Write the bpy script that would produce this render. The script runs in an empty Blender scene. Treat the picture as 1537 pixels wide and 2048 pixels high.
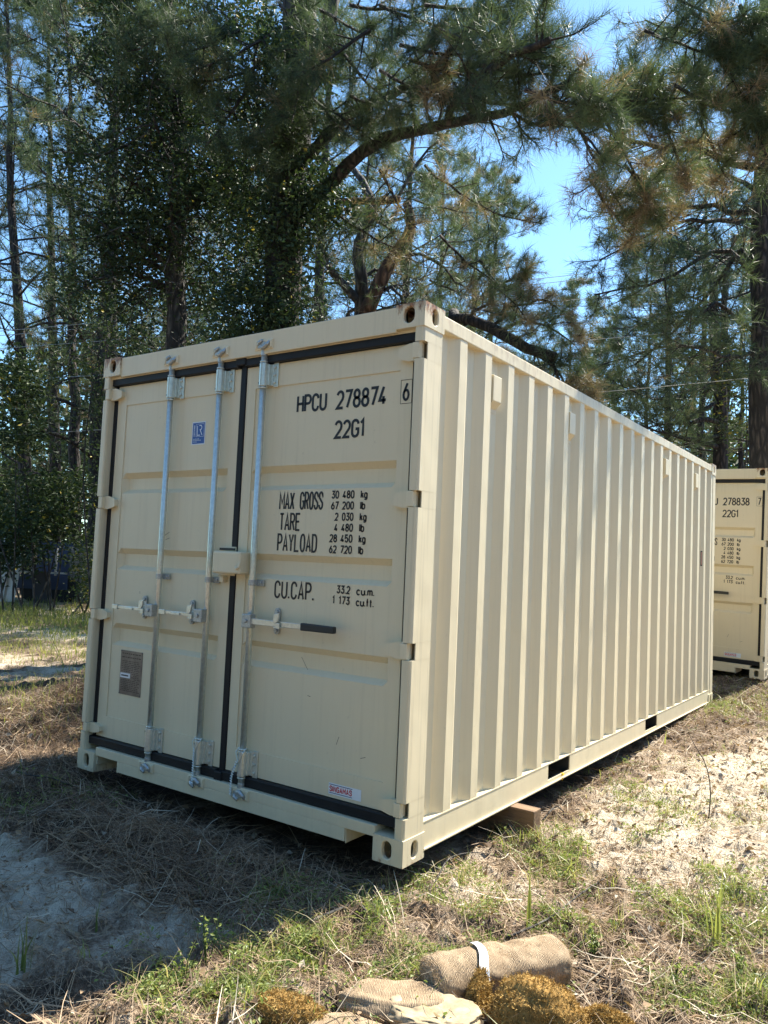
import bpy, math, random
import numpy as np
from mathutils import Matrix, Vector

# ------------------------------------------------------------------ camera, world, sun
SC = bpy.context.scene
COL = SC.collection
CAM_C = np.array([1.93370525, -3.01236780, 1.35416387])
F_PX = 1559.25
def rotvec(r):
    r = np.array(r, float); th = np.linalg.norm(r); k = r/th
    K = np.array([[0, -k[2], k[1]], [k[2], 0, -k[0]], [-k[1], k[0], 0]])
    return np.eye(3)+np.sin(th)*K+(1-np.cos(th))*K@K
CM = rotvec([1.44061670, .490664239, -.455933925])       # rows: right, down, forward
camd = bpy.data.cameras.new('camera'); cam = bpy.data.objects.new('camera', camd); COL.objects.link(cam)
m = Matrix.Identity(4)
for i in range(3):
    m[i][0] = CM[0][i]; m[i][1] = -CM[1][i]; m[i][2] = -CM[2][i]; m[i][3] = CAM_C[i]
cam.matrix_world = m
camd.sensor_fit = 'VERTICAL'; camd.sensor_height = 24; camd.lens = F_PX/2048*24
camd.clip_start = .05; camd.clip_end = 1000
SC.camera = cam
SUN_EL, SUN_AZ = math.radians(50), math.radians(13)
SDIR = Vector((math.sin(SUN_AZ)*math.cos(SUN_EL), math.cos(SUN_AZ)*math.cos(SUN_EL), math.sin(SUN_EL)))
world = bpy.data.worlds.new('World'); SC.world = world; world.use_nodes = True
wn = world.node_tree.nodes; wl = world.node_tree.links
sky = wn.new('ShaderNodeTexSky'); sky.sky_type = 'NISHITA'; sky.sun_disc = False
sky.sun_elevation = SUN_EL; sky.sun_rotation = SUN_AZ; sky.dust_density = .25; sky.ozone_density = 1.6; sky.air_density = 1.0
tint_ = wn.new('ShaderNodeMix'); tint_.data_type = 'RGBA'; tint_.blend_type = 'MULTIPLY'; tint_.inputs[0].default_value = 1; tint_.inputs[7].default_value = (.73, .95, 1.03, 1)
wl.new(sky.outputs[0], tint_.inputs[6]); wl.new(tint_.outputs[2], wn['Background'].inputs[0]); wn['Background'].inputs[1].default_value = .10
sl = bpy.data.lights.new('sun', 'SUN'); sl.energy = 5.0; sl.angle = math.radians(.53); sl.color = (1, .94, .82)
so = bpy.data.objects.new('sun', sl); COL.objects.link(so); so.rotation_euler = SDIR.to_track_quat('Z', 'Y').to_euler()
so.location = (5, 10, 20)
SC.view_settings.view_transform = 'Standard'; SC.view_settings.look = 'None'; SC.view_settings.gamma = 1
SC.view_settings.use_curve_mapping = False
SC.view_settings.exposure = 1.6
SC.render.engine = 'CYCLES'
SC.cycles.max_bounces = 6; SC.cycles.diffuse_bounces = 3; SC.cycles.glossy_bounces = 2; SC.cycles.transmission_bounces = 3
SC.cycles.transparent_max_bounces = 4

def PX(px, py, d):
    """world point seen at photo pixel (px, py) at depth d"""
    c = np.array([(px-768.5)/F_PX*d, (py-1024)/F_PX*d, d])
    return CAM_C+c@CM

# ------------------------------------------------------------------ noise and ground height
def _h(ix, iy, s):
    n = (ix*374761393+iy*668265263+s*974634777) & 0xffffffff
    n = ((n ^ (n >> 13))*1274126177) & 0xffffffff
    return ((n ^ (n >> 16)) & 0xffff)/65535.
def vn(x, y, s=0):
    x = np.asarray(x, float); y = np.asarray(y, float)
    ix = np.floor(x).astype(np.int64); iy = np.floor(y).astype(np.int64); fx = x-ix; fy = y-iy
    fx = fx*fx*(3-2*fx); fy = fy*fy*(3-2*fy)
    return (_h(ix, iy, s)*(1-fx)+_h(ix+1, iy, s)*fx)*(1-fy)+(_h(ix, iy+1, s)*(1-fx)+_h(ix+1, iy+1, s)*fx)*fy
def fbm(x, y, s=0, o=4):
    a = .5; r = 0; t = 0
    for k in range(o):
        r = r+a*vn(x*2**k+k*17.3, y*2**k-k*9.1, s+k); t += a; a *= .5
    return r/t
def ss(a, b, x):
    t = np.clip((x-a)/(b-a), 0, 1); return t*t*(3-2*t)
def gauss(x, y, cx, cy, rx, ry=None):
    ry = ry or rx
    return np.exp(-((x-cx)/rx)**2-((y-cy)/ry)**2)
def GH(x, y):
    x = np.asarray(x, float); y = np.asarray(y, float)
    h = -.12+.11*ss(1.5, 6.2, y)+.11*ss(6.2, 7.6, y)
    under = ss(-2.6, -2.2, x)*(1-ss(-.3, .1, x))*ss(-.3, .3, y)*(1-ss(5.6, 6.1, y))
    h = h+.10*gauss(x, y, -2.5, -.05, .45, .4)*(1-under)-.03*under
    h = h+.05*gauss(x, y, -1.25, -.42, .55, .22)+.05*gauss(x, y, .25, 5.2, .3, 1.2)
    h = h+.22*gauss(x, y, -4.6, 1.6, 1.0, 1.3)+.05*ss(-3, -8, x)
    h = h-.04*gauss(x, y, -1.9, -1.1, .5)-.012-.035*gauss(x, y, .38, .62, .28, .25)
    d = np.hypot(x-1.9, y+3)
    amp = .2+.8*ss(0, 2, d)
    h = h+(fbm(x*.9, y*.9, 3, 3)-.5)*.07*(1-.8*under)
    near = 1/(1+(d/14)**2)
    h = h+((fbm(x*7, y*7, 9, 3)-.5)*.055+np.maximum(fbm(x*14, y*14, 19, 2)-.5, 0)*.15+(fbm(x*26, y*26, 5, 2)-.5)*.020)*near*(1-.7*under)
    return h

# ------------------------------------------------------------------ mesh builder
def lnk(o, parent=None):
    COL.objects.link(o)
    if parent is not None: o.parent = parent
    return o
class MB:
    def __init__(s): s.v = []; s.f = []; s.mi = []; s.n = 0; s.m = 0
    def add(s, v, f):
        s.v.extend([tuple(map(float, p)) for p in v])
        s.f.extend([tuple(i+s.n for i in q) for q in f]); s.mi.extend([s.m]*len(f)); s.n += len(v); return s
    def box(s, x0, x1, y0, y1, z0, z1):
        return s.add([(x0,y0,z0),(x1,y0,z0),(x1,y1,z0),(x0,y1,z0),(x0,y0,z1),(x1,y0,z1),(x1,y1,z1),(x0,y1,z1)],
                     [(0,3,2,1),(4,5,6,7),(0,1,5,4),(1,2,6,5),(2,3,7,6),(3,0,4,7)])
    def prism(s, prof, axis, a, b, cap=True):
        """profile in the two other axes (order x,y,z without axis), from a to b along axis"""
        def P(p, t):
            q = list(p); q.insert(axis, t); return q
        n = len(prof); v = [P(p, a) for p in prof]+[P(p, b) for p in prof]
        f = [(i, (i+1) % n, (i+1) % n+n, i+n) for i in range(n)]
        if cap: f += [tuple(range(n-1, -1, -1)), tuple(range(n, 2*n))]
        return s.add(v, f)
    def tube(s, pts, r, n=10, cap=True):
        pts = [np.array(p, float) for p in pts]; k = len(pts)
        rr = [r]*k if np.isscalar(r) else r
        v = []; f = []; a = None
        for i in range(k):
            t = pts[min(i+1, k-1)]-pts[max(i-1, 0)]; t /= (np.linalg.norm(t)+1e-9)
            if a is None:
                a = np.cross(t, [0, 0, 1.]) if abs(t[2]) < .9 else np.cross(t, [1., 0, 0])
            a = a-t*np.dot(a, t); a /= (np.linalg.norm(a)+1e-9); b = np.cross(t, a)
            for j in range(n):
                q = 2*math.pi*j/n; v.append(pts[i]+rr[i]*(math.cos(q)*a+math.sin(q)*b))
        for i in range(k-1):
            for j in range(n):
                f.append((i*n+j, i*n+(j+1) % n, (i+1)*n+(j+1) % n, (i+1)*n+j))
        if cap: f += [tuple(range(n-1, -1, -1)), tuple((k-1)*n+j for j in range(n))]
        return s.add(v, f)
    def build(s, name, mats, parent=None, bevel=0, seg=2, smooth=False):
        me = bpy.data.meshes.new(name); me.from_pydata(s.v, [], s.f)
        for mt in (mats if isinstance(mats, (list, tuple)) else [mats]): me.materials.append(mt)
        if any(s.mi): me.polygons.foreach_set('material_index', s.mi)
        if smooth: me.polygons.foreach_set('use_smooth', [True]*len(me.polygons))
        me.validate(); me.update()
        o = bpy.data.objects.new(name, me); lnk(o, parent)
        if bevel:
            b = o.modifiers.new('bevel', 'BEVEL'); b.width = bevel; b.segments = seg; b.limit_method = 'ANGLE'; b.angle_limit = math.radians(35)
        return o
def box(name, mat, parent, *a, bevel=0): return MB().box(*a).build(name, mat, parent, bevel)
def empty(name, loc=(0, 0, 0)):
    o = bpy.data.objects.new(name, None); COL.objects.link(o); o.location = loc; return o
def tag(o, label=None, cat=None, group=None, kind=None):
    for k, v in (('label', label), ('category', cat), ('group', group), ('kind', kind)):
        if v: o[k] = v
    return o
def npmesh(name, V, Fc, mats, parent=None, attrs=None, smooth=False, k=3):
    """fast mesh from arrays: V (n,3), Fc (m,k) indices"""
    V = np.ascontiguousarray(V, np.float32).reshape(-1, 3); Fc = np.ascontiguousarray(Fc, np.int32).reshape(-1, k)
    me = bpy.data.meshes.new(name); me.vertices.add(len(V)); me.vertices.foreach_set('co', V.ravel())
    me.loops.add(Fc.size); me.loops.foreach_set('vertex_index', Fc.ravel())
    me.polygons.add(len(Fc)); me.polygons.foreach_set('loop_start', np.arange(0, Fc.size, k, dtype=np.int32))
    me.polygons.foreach_set('loop_total', np.full(len(Fc), k, np.int32))
    if smooth: me.polygons.foreach_set('use_smooth', np.ones(len(Fc), bool))
    for mt in (mats if isinstance(mats, (list, tuple)) else [mats]): me.materials.append(mt)
    for an, av in (attrs or {}).items():
        a = me.attributes.new(an, 'FLOAT', 'POINT'); a.data.foreach_set('value', np.ascontiguousarray(av, np.float32))
    me.update(calc_edges=True)
    o = bpy.data.objects.new(name, me); lnk(o, parent); return o

# ------------------------------------------------------------------ materials
def nm(name):
    mt = bpy.data.materials.new(name); mt.use_nodes = True
    return mt, mt.node_tree.nodes, mt.node_tree.links, mt.node_tree.nodes['Principled BSDF']
def N(nd, t, **kw):
    n = nd.new(t)
    for k, v in kw.items(): setattr(n, k, v)
    return n
def coords(nd, lk, scale=(1, 1, 1), kind='Object'):
    tc = N(nd, 'ShaderNodeTexCoord'); mp = N(nd, 'ShaderNodeMapping'); mp.inputs['Scale'].default_value = scale
    lk.new(tc.outputs[kind], mp.inputs[0]); return mp.outputs[0]
def noise(nd, lk, scale, detail=4, vec=None, rough=.6):
    n = N(nd, 'ShaderNodeTexNoise'); n.inputs['Scale'].default_value = scale; n.inputs['Detail'].default_value = detail
    n.inputs['Roughness'].default_value = rough
    if vec is not None: lk.new(vec, n.inputs['Vector'])
    return n.outputs['Fac']
def ramp(nd, lk, fac, stops):
    r = N(nd, 'ShaderNodeValToRGB'); e = r.color_ramp.elements
    while len(e) < len(stops): e.new(.5)
    for i, (p, c) in enumerate(stops):
        e[i].position = p; e[i].color = (*c, 1) if len(c) == 3 else c
    lk.new(fac, r.inputs[0]); return r.outputs[0]
def g3(v): return (v, v, v)
def mixc(nd, lk, fac, a, b, mode='MIX'):
    n = N(nd, 'ShaderNodeMix', data_type='RGBA', blend_type=mode)
    for s, v in ((0, fac), (6, a), (7, b)):
        if hasattr(v, 'is_linked') or hasattr(v, 'links'): lk.new(v, n.inputs[s])
        else: n.inputs[s].default_value = v if s == 0 else (*v, 1)
    return n.outputs[2]
def bump(nd, lk, h, b, strength=.3, dist=.01):
    n = N(nd, 'ShaderNodeBump'); n.inputs['Strength'].default_value = strength; n.inputs['Distance'].default_value = dist
    lk.new(h, n.inputs['Height']); lk.new(n.outputs[0], b.inputs['Normal'])
def simple(name, col, rough=.6, metal=0, var=.0, vs=20, spec=.5):
    mt, nd, lk, b = nm(name); b.inputs['Roughness'].default_value = rough; b.inputs['Metallic'].default_value = metal
    b.inputs['Specular IOR Level'].default_value = spec
    if var:
        f = noise(nd, lk, vs, 5, coords(nd, lk))
        c = ramp(nd, lk, f, [(.3, tuple(x*(1-var) for x in col)), (.7, tuple(min(1, x*(1+var)) for x in col))]); lk.new(c, b.inputs['Base Color'])
    else: b.inputs['Base Color'].default_value = (*col, 1)
    return mt
PAINT = (.745, .645, .44)
def paint_mat(name, col, rust=0., streak=.5):
    mt, nd, lk, b = nm(name)
    v = coords(nd, lk); vs = coords(nd, lk, (14, 14, .45))
    broad = noise(nd, lk, 1.7, 5, v)
    c = mixc(nd, lk, broad, tuple(x*.95 for x in col), tuple(x*1.04 for x in col))
    st = ramp(nd, lk, noise(nd, lk, 3.0, 5, vs, .7), [(.52, g3(0)), (.78, g3(1))])
    k = N(nd, 'ShaderNodeMath', operation='MULTIPLY'); lk.new(st, k.inputs[0]); k.inputs[1].default_value = streak*.35
    c = mixc(nd, lk, k.outputs[0], c, (.36, .30, .2))
    sp = ramp(nd, lk, noise(nd, lk, 38, 3, v, .5), [(.70, g3(0)), (.76, g3(1))])
    k2 = N(nd, 'ShaderNodeMath', operation='MULTIPLY'); lk.new(sp, k2.inputs[0]); k2.inputs[1].default_value = .12
    c = mixc(nd, lk, k2.outputs[0], c, (.25, .19, .12))
    # scuffs and dust low on the box
    sep = N(nd, 'ShaderNodeSeparateXYZ'); lk.new(v, sep.inputs[0])
    low = N(nd, 'ShaderNodeMapRange'); lk.new(sep.outputs[2], low.inputs[0]); low.inputs[1].default_value = .35; low.inputs[2].default_value = 0.; low.inputs[3].default_value = 0; low.inputs[4].default_value = .35
    dn = N(nd, 'ShaderNodeMath', operation='MULTIPLY'); lk.new(low.outputs[0], dn.inputs[0]); lk.new(noise(nd, lk, 9, 5, v, .7), dn.inputs[1])
    c = mixc(nd, lk, dn.outputs[0], c, (.33, .26, .18))
    if rust:
        rz = N(nd, 'ShaderNodeMapRange'); lk.new(sep.outputs[2], rz.inputs[0]); rz.inputs[1].default_value = 2.47; rz.inputs[2].default_value = 2.60; rz.inputs[3].default_value = 0.; rz.inputs[4].default_value = .31
        rz2 = N(nd, 'ShaderNodeMapRange'); lk.new(sep.outputs[2], rz2.inputs[0]); rz2.inputs[1].default_value = .05; rz2.inputs[2].default_value = -.01; rz2.inputs[3].default_value = 0.; rz2.inputs[4].default_value = .2
        a0 = N(nd, 'ShaderNodeMath', operation='ADD'); lk.new(rz.outputs[0], a0.inputs[0]); lk.new(rz2.outputs[0], a0.inputs[1])
        a1 = N(nd, 'ShaderNodeMath', operation='ADD'); lk.new(a0.outputs[0], a1.inputs[0]); lk.new(noise(nd, lk, 9, 6, coords(nd, lk, (2.2, 2.2, .9)), .72), a1.inputs[1])
        rm = ramp(nd, lk, a1.outputs[0], [(.66, g3(0)), (.80, g3(1))])
        rc = ramp(nd, lk, noise(nd, lk, 60, 3, v), [(.35, (.10, .035, .015)), (.65, (.42, .19, .07))])
        k3 = N(nd, 'ShaderNodeMath', operation='MULTIPLY'); lk.new(rm, k3.inputs[0]); k3.inputs[1].default_value = rust
        c = mixc(nd, lk, k3.outputs[0], c, rc)
    lk.new(c, b.inputs['Base Color'])
    r = ramp(nd, lk, noise(nd, lk, 5, 4, v), [(.3, g3(.36)), (.7, g3(.52))]); lk.new(r, b.inputs['Roughness'])
    b.inputs['Specular IOR Level'].default_value = .42
    bump(nd, lk, noise(nd, lk, 3.2, 2, coords(nd, lk, (1, 1, .7))), b, .22, .03)
    return mt
M_PAINT = paint_mat('cream_paint', PAINT)
M_CAST = paint_mat('cream_paint_rusty', PAINT, rust=.95, streak=1.3)
M_POST = paint_mat('cream_paint_streaky', PAINT, rust=.25, streak=1.5)
M_GALV = simple('galvanised_steel', (.66, .69, .62), .33, .62, .12, 60)
M_GALVD = simple('galvanised_steel_dull', (.44, .46, .45), .5, .75, .25, 90)
M_RUBBER = simple('black_rubber', (.013, .014, .016), .5, 0, .2, 12, .25)
M_GRIP = simple('black_grip', (.018, .022, .022), .5)
M_INK = simple('black_lettering', (.014, .015, .018), .42)
M_SCR = simple('scratch_mark', (.20, .15, .10), .7)
M_DARK = simple('dark_underside', (.03, .028, .025), .8)
M_BLUE = simple('sticker_blue', (.02, .085, .32), .35)
M_WHITE = simple('sticker_white', (.75, .78, .8), .4)
M_RED = simple('sticker_red', (.55, .02, .03), .4)
M_NAVY = simple('sticker_navy', (.02, .05, .15), .4)
M_PLATE = simple('engraved_plate', (.23, .225, .22), .32, .8, .3, 14)
M_PLATED = simple('engraved_plate_print', (.07, .065, .06), .5, .5)
def wood_mat(name, a, bb, end=False):
    mt, nd, lk, b = nm(name)
    v = coords(nd, lk, (1.2, 14, 14) if not end else (8, 8, 8))
    c = ramp(nd, lk, noise(nd, lk, 3, 6, v, .65), [(.3, a), (.7, bb)]); lk.new(c, b.inputs['Base Color']); b.inputs['Roughness'].default_value = .85
    bump(nd, lk, noise(nd, lk, 6, 5, v), b, .5, .004); return mt
M_WOOD = wood_mat('weathered_lumber', (.085, .048, .026), (.27, .165, .088))
M_WOODG = wood_mat('grey_boards', (.16, .15, .14), (.42, .40, .38))
def bark_mat(name, a, bb, sc=1.):
    mt, nd, lk, b = nm(name)
    v = coords(nd, lk, (9*sc, 9*sc, 2.2*sc))
    vo = N(nd, 'ShaderNodeTexVoronoi', feature='DISTANCE_TO_EDGE'); vo.inputs['Scale'].default_value = 1.3; lk.new(v, vo.inputs['Vector'])
    f = noise(nd, lk, 1.6, 6, v, .7)
    mul = N(nd, 'ShaderNodeMath', operation='MULTIPLY'); lk.new(ramp(nd, lk, vo.outputs[0], [(0, g3(.25)), (.25, g3(1))]), mul.inputs[0]); lk.new(f, mul.inputs[1])
    c = ramp(nd, lk, mul.outputs[0], [(.12, tuple(x*.45 for x in a)), (.38, a), (.6, bb)]); lk.new(c, b.inputs['Base Color']); b.inputs['Roughness'].default_value = .9
    bump(nd, lk, mul.outputs[0], b, .9, .05); return mt
M_BARK = bark_mat('pine_bark', (.032, .027, .025), (.095, .075, .064))
M_BARKG = bark_mat('grey_bark', (.055, .05, .045), (.16, .145, .125))
M_BARKR = bark_mat('bare_red_bark', (.10, .055, .034), (.27, .16, .10), .8)
def leaf_mat(name, dark, light, brown, gloss=.4, trans=.45):
    """tint attribute: 0..1 green dark to light, above 1 brown"""
    mt, nd, lk, b = nm(name)
    at = N(nd, 'ShaderNodeAttribute', attribute_name='tint'); b.inputs['Specular IOR Level'].default_value = .3
    c = ramp(nd, lk, at.outputs['Fac'], [(0, dark), (.62, light), (.80, light), (.86, brown)])
    lk.new(c, b.inputs['Base Color']); b.inputs['Roughness'].default_value = gloss; b.inputs['Specular IOR Level'].default_value = .32
    tr = N(nd, 'ShaderNodeBsdfTranslucent'); mx = N(nd, 'ShaderNodeMixShader'); mx.inputs[0].default_value = trans
    c2 = mixc(nd, lk, 1.0, c, (.95, 1.0, .62), 'MULTIPLY')
    lk.new(c2, tr.inputs[0]); lk.new(b.outputs[0], mx.inputs[1]); lk.new(tr.outputs[0], mx.inputs[2]); lk.new(mx.outputs[0], nd['Material Output'].inputs[0])
    return mt
M_NEEDLE = leaf_mat('pine_needles', (.036, .064, .042), (.125, .165, .085), (.29, .21, .135), .5, .34)
M_LEAF = leaf_mat('oak_leaves', (.018, .038, .020), (.075, .108, .036), (.42, .34, .06), .58, .26)
M_GRASS = leaf_mat('grass_blades', (.075, .115, .035), (.33, .345, .115), (.48, .40, .22), .4, .48)
M_WEED = leaf_mat('weed_leaves', (.07, .12, .035), (.30, .35, .11), (.38, .30, .16), .42, .42)
M_STRAW = leaf_mat('dry_straw', (.11, .065, .042), (.42, .30, .19), (.62, .53, .40), .65, .15)
M_LITTER = leaf_mat('fallen_leaves', (.12, .075, .045), (.33, .22, .13), (.42, .36, .28), .75, .15)

# ------------------------------------------------------------------ stroke lettering
def _arc(cx, cy, rx, ry, a0, a1, n=7):
    return [(cx+rx*math.cos(math.radians(a0+(a1-a0)*i/n)), cy+ry*math.sin(math.radians(a0+(a1-a0)*i/n))) for i in range(n+1)]
def _rr(x0, x1, y0, y1, r, start=90):
    """rounded loop"""
    p = _arc(x1-r, y1-r, r, r, 90, 0, 5)+_arc(x1-r, y0+r, r, r, 0, -90, 5)+_arc(x0+r, y0+r, r, r, -90, -180, 5)+_arc(x0+r, y1-r, r, r, 180, 90, 5)
    return p+[p[0]]
W_ = 1.
G = {
 'H': [[(0,0),(0,1)], [(1,0),(1,1)], [(0,.5),(1,.5)]],
 'P': [[(0,0),(0,1),(.5,1)]+_arc(.55,.74,.45,.26,90,-90)+[(0,.48)]],
 'R': [[(0,0),(0,1),(.5,1)]+_arc(.55,.75,.45,.25,90,-90)+[(0,.5)], [(.5,.5),(1,0)]],
 'C': [[(1,.74)]+_arc(.5,.74,.5,.26,0,180)+_arc(.5,.26,.5,.26,180,360)],
 'G': [[(1,.76)]+_arc(.5,.76,.5,.24,0,180)+_arc(.5,.24,.5,.24,180,360)+[(1,.46),(.55,.46)]],
 'U': [[(0,1)]+_arc(.5,.26,.5,.26,180,360)+[(1,1)]],
 'S': [[(1,.78)]+_arc(.5,.77,.5,.23,0,180)+[(.06,.66),(.94,.36)]+_arc(.5,.23,.5,.23,0,-180)],
 'O': [_rr(0,1,0,1,.42)], '0': [_rr(0,1,0,1,.42)],
 'D': [[(0,0),(0,1),(.45,1)]+_arc(.5,.68,.5,.32,90,0)+_arc(.5,.32,.5,.32,0,-90)+[(0,0)]],
 'M': [[(0,0),(0,1),(.5,.35),(1,1),(1,0)]],
 'A': [[(0,0),(.5,1),(1,0)], [(.17,.3),(.83,.3)]],
 'X': [[(0,0),(1,1)], [(0,1),(1,0)]],
 'T': [[(0,1),(1,1)], [(.5,1),(.5,0)]],
 'E': [[(1,1),(0,1),(0,0),(1,0)], [(0,.52),(.85,.52)]],
 'Y': [[(0,1),(.5,.46),(1,1)], [(.5,.46),(.5,0)]],
 'L': [[(0,1),(0,0),(1,0)]],
 'I': [[(0,0),(0,1)]], 'F': [[(0,0),(0,1),(1,1)], [(0,.52),(.8,.52)]],
 'N': [[(0,0),(0,1),(1,0),(1,1)]],
 '1': [[(0,.80),(.6,1),(.6,0)]],
 '2': [_arc(.5,.72,.5,.28,165,-10)+[(.9,.52),(0,0),(1,0)]],
 '3': [[(.02,1),(.95,1),(.48,.6)]+_arc(.5,.3,.5,.3,80,-165)],
 '4': [[(.62,0),(.62,.45)], [(.62,1),(0,.22),(1,.22)]],
 '5': [[(.95,1),(.1,1),(.05,.55)]+_arc(.48,.32,.5,.32,120,-165)],
 '6': [[(.72,1),(.12,.5)]+_arc(.5,.3,.5,.3,150,510,12)],
 '7': [[(0,1),(1,1),(.32,0)]],
 '8': [_arc(.5,.76,.42,.24,90,450,12), _arc(.5,.27,.5,.27,90,450,12)],
 '9': [_arc(.5,.7,.5,.3,-30,330,12)+[(.28,0)]],
 'k': [[(0,0),(0,1)], [(.9,.68),(.05,.3)], [(.4,.45),(.95,0)]],
 'g': [_rr(0,1,0,.66,.32), [(1,.66),(1,-.05)]+_arc(.5,-.05,.5,.2,0,-150)],
 'l': [[(0,1),(0,0)]], 'b': [[(0,1),(0,0)], _rr(0,1,0,.66,.32)],
 'c': [_arc(.5,.33,.5,.33,40,320,10)],
 'u': [[(0,.66)]+_arc(.5,.25,.5,.25,180,360)+[(1,.66)], [(1,.66),(1,0)]],
 'm': [[(0,0),(0,.66)], [(0,.5)]+_arc(.25,.46,.25,.2,180,0,5)+[(.5,0)], [(.5,.46)]+_arc(.75,.46,.25,.2,180,0,5)+[(1,0)]],
 'f': [[(.4,0),(.4,.8)]+_arc(.75,.8,.35,.2,180,90,4), [(0,.62),(.9,.62)]],
 't': [[(.4,.95),(.4,.15)]+_arc(.75,.15,.35,.15,180,270,4), [(0,.64),(.9,.64)]],
 '.': [[(0,-.01),(0,.11)]],
}
GW = {'M': 1.25, 'm': 1.35, '1': .6, 'l': .05, 'I': .05, '.': .05, 'f': .7, 't': .7, 'k': .9, ' ': .75}
def ribbon(mb, pts, w, M):
    p = [np.array(q) for q in pts]; q2 = [p[0]]
    for a in p[1:]:
        if np.linalg.norm(a-q2[-1]) > 1e-5: q2.append(a)
    p = q2; n = len(p)
    if n < 2: return
    closed = np.linalg.norm(p[0]-p[-1]) < 1e-4
    L = []; R = []
    for i in range(n):
        if closed: a = p[i-1] if i else p[n-2]; c = p[i+1] if i < n-1 else p[1]
        else: a = p[i-1] if i else p[0]*2-p[1]; c = p[i+1] if i < n-1 else p[-1]*2-p[-2]
        d0 = (p[i]-a)/np.linalg.norm(p[i]-a); d1 = (c-p[i])/np.linalg.norm(c-p[i])
        n0 = np.array([-d0[1], d0[0]]); n1 = np.array([-d1[1], d1[0]]); nn = n0+n1; nn /= (np.linalg.norm(nn)+1e-9)
        k = w/2/max(.45, float(nn@n0)); L.append(p[i]+nn*k); R.append(p[i]-nn*k)
    mb.add([M(v) for v in L]+[M(v) for v in R], [(i+n, i+n+1, i+1, i) for i in range(n-1)])
def text(mb, s, x0, x1, z0, z1, M, w=None, gap=.42):
    """letters of s spread from x0 to x1, height z0..z1; M maps (x,z) to 3-D"""
    h = z1-z0; tot = sum(GW.get(c, 1.) for c in s)+gap*(len(s)-1)
    w = w or h*.148; k = (x1-x0-w)/(tot if tot else 1); x = x0+w/2
    for c in s:
        g = GW.get(c, 1.)
        if c != ' ':
            for st in G[c]:
                pts = [(x+px*g*k, z0+w/2+pz*(h-w)) for px, pz in st]; ribbon(mb, pts, w, M)
        x += (g+gap)*k

# ------------------------------------------------------------------ the container
CL, CW, CH = 6.058, 2.438, 2.591
DY = .055
def cv(x, z):
    k = .00822; return x+(x-1.934)*k, z+(z-1.354)*k
def holed_plate(mb, o, u, v, w, h, cu, cvv, hw, hh, t):
    """plate with an obround hole; walls of the hole run back by t"""
    o, u, v, t = (np.array(q, float) for q in (o, u, v, t))
    ang = sorted([2*math.pi*i/20 for i in range(20)]+[math.atan2(b-cvv, a-cu) % (2*math.pi) for a in (0, w) for b in (0, h)])
    inn = []; out = []
    r = min(hw, hh)
    for a in ang:
        c, s = math.cos(a), math.sin(a)
        if hh >= hw: inn.append((cu+r*c, cvv+r*s+(hh-r)*(1 if s > 0 else -1)*(min(1, abs(s)*3))))
        else: inn.append((cu+r*c+(hw-r)*(1 if c > 0 else -1)*min(1, abs(c)*3), cvv+r*s))
        k = min([(w-cu)/c if c > 1e-9 else 9, -cu/c if c < -1e-9 else 9, (h-cvv)/s if s > 1e-9 else 9, -cvv/s if s < -1e-9 else 9])
        out.append((cu+k*c, cvv+k*s))
    n = len(ang)
    V = [o+a*u+b*v for a, b in out]+[o+a*u+b*v for a, b in inn]+[o+a*u+b*v+t for a, b in inn]
    F = [(i, (i+1) % n, (i+1) % n+n, i+n) for i in range(n)]+[(i+n, (i+1) % n+n, (i+1) % n+2*n, i+2*n) for i in range(n)]
    mb.add(V, F)
def casting(root, sx, sy, top):
    """hollow corner block; sx,sy say which end of the container"""
    x0, x1 = (-.162, .004) if sx else (-CW-.004, -CW+.162)
    y0, y1 = (-.004, .178) if not sy else (CL-.178, CL+.004)
    z0, z1 = (CH-.118, CH) if top else (0, .118)
    mb = MB(); fx = x1 if sx else x0; fy = y0 if not sy else y1
    dx = -1 if sx else 1; dy = 1 if not sy else -1
    cx = (.112 if sx else .054)
    hz = .054
    holed_plate(mb, (x0, fy, z0), (1, 0, 0), (0, 0, 1), x1-x0, .118, (x1-x0)-.090 if sx else .090, .062 if top else .060, .031 if top else .026, .039, (0, .022*dy, 0))
    holed_plate(mb, (fx, y0, z0), (0, 1, 0), (0, 0, 1), y1-y0, .118, .095 if not sy else .087, .060, .026, .038, (.022*dx, 0, 0))
    # closed back, top, bottom and an inner lining
    bx = x0 if sx else x1; by = y1 if not sy else y0
    mb.add([(bx, y0, z0), (bx, y1, z0), (bx, y1, z1), (bx, y0, z1)], [(0, 1, 2, 3)])
    mb.add([(x0, by, z0), (x1, by, z0), (x1, by, z1), (x0, by, z1)], [(0, 1, 2, 3)])
    for z in (z0, z1): mb.add([(x0, y0, z), (x1, y0, z), (x1, y1, z), (x0, y1, z)], [(0, 1, 2, 3)])
    o = mb.build('corner_casting', M_CAST, root)
    w = o.modifiers.new('weld', 'WELD'); w.merge_threshold = .0004
    b = o.modifiers.new('bevel', 'BEVEL'); b.width = .006; b.segments = 3; b.limit_method = 'ANGLE'; b.angle_limit = math.radians(50)
    return o

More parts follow.
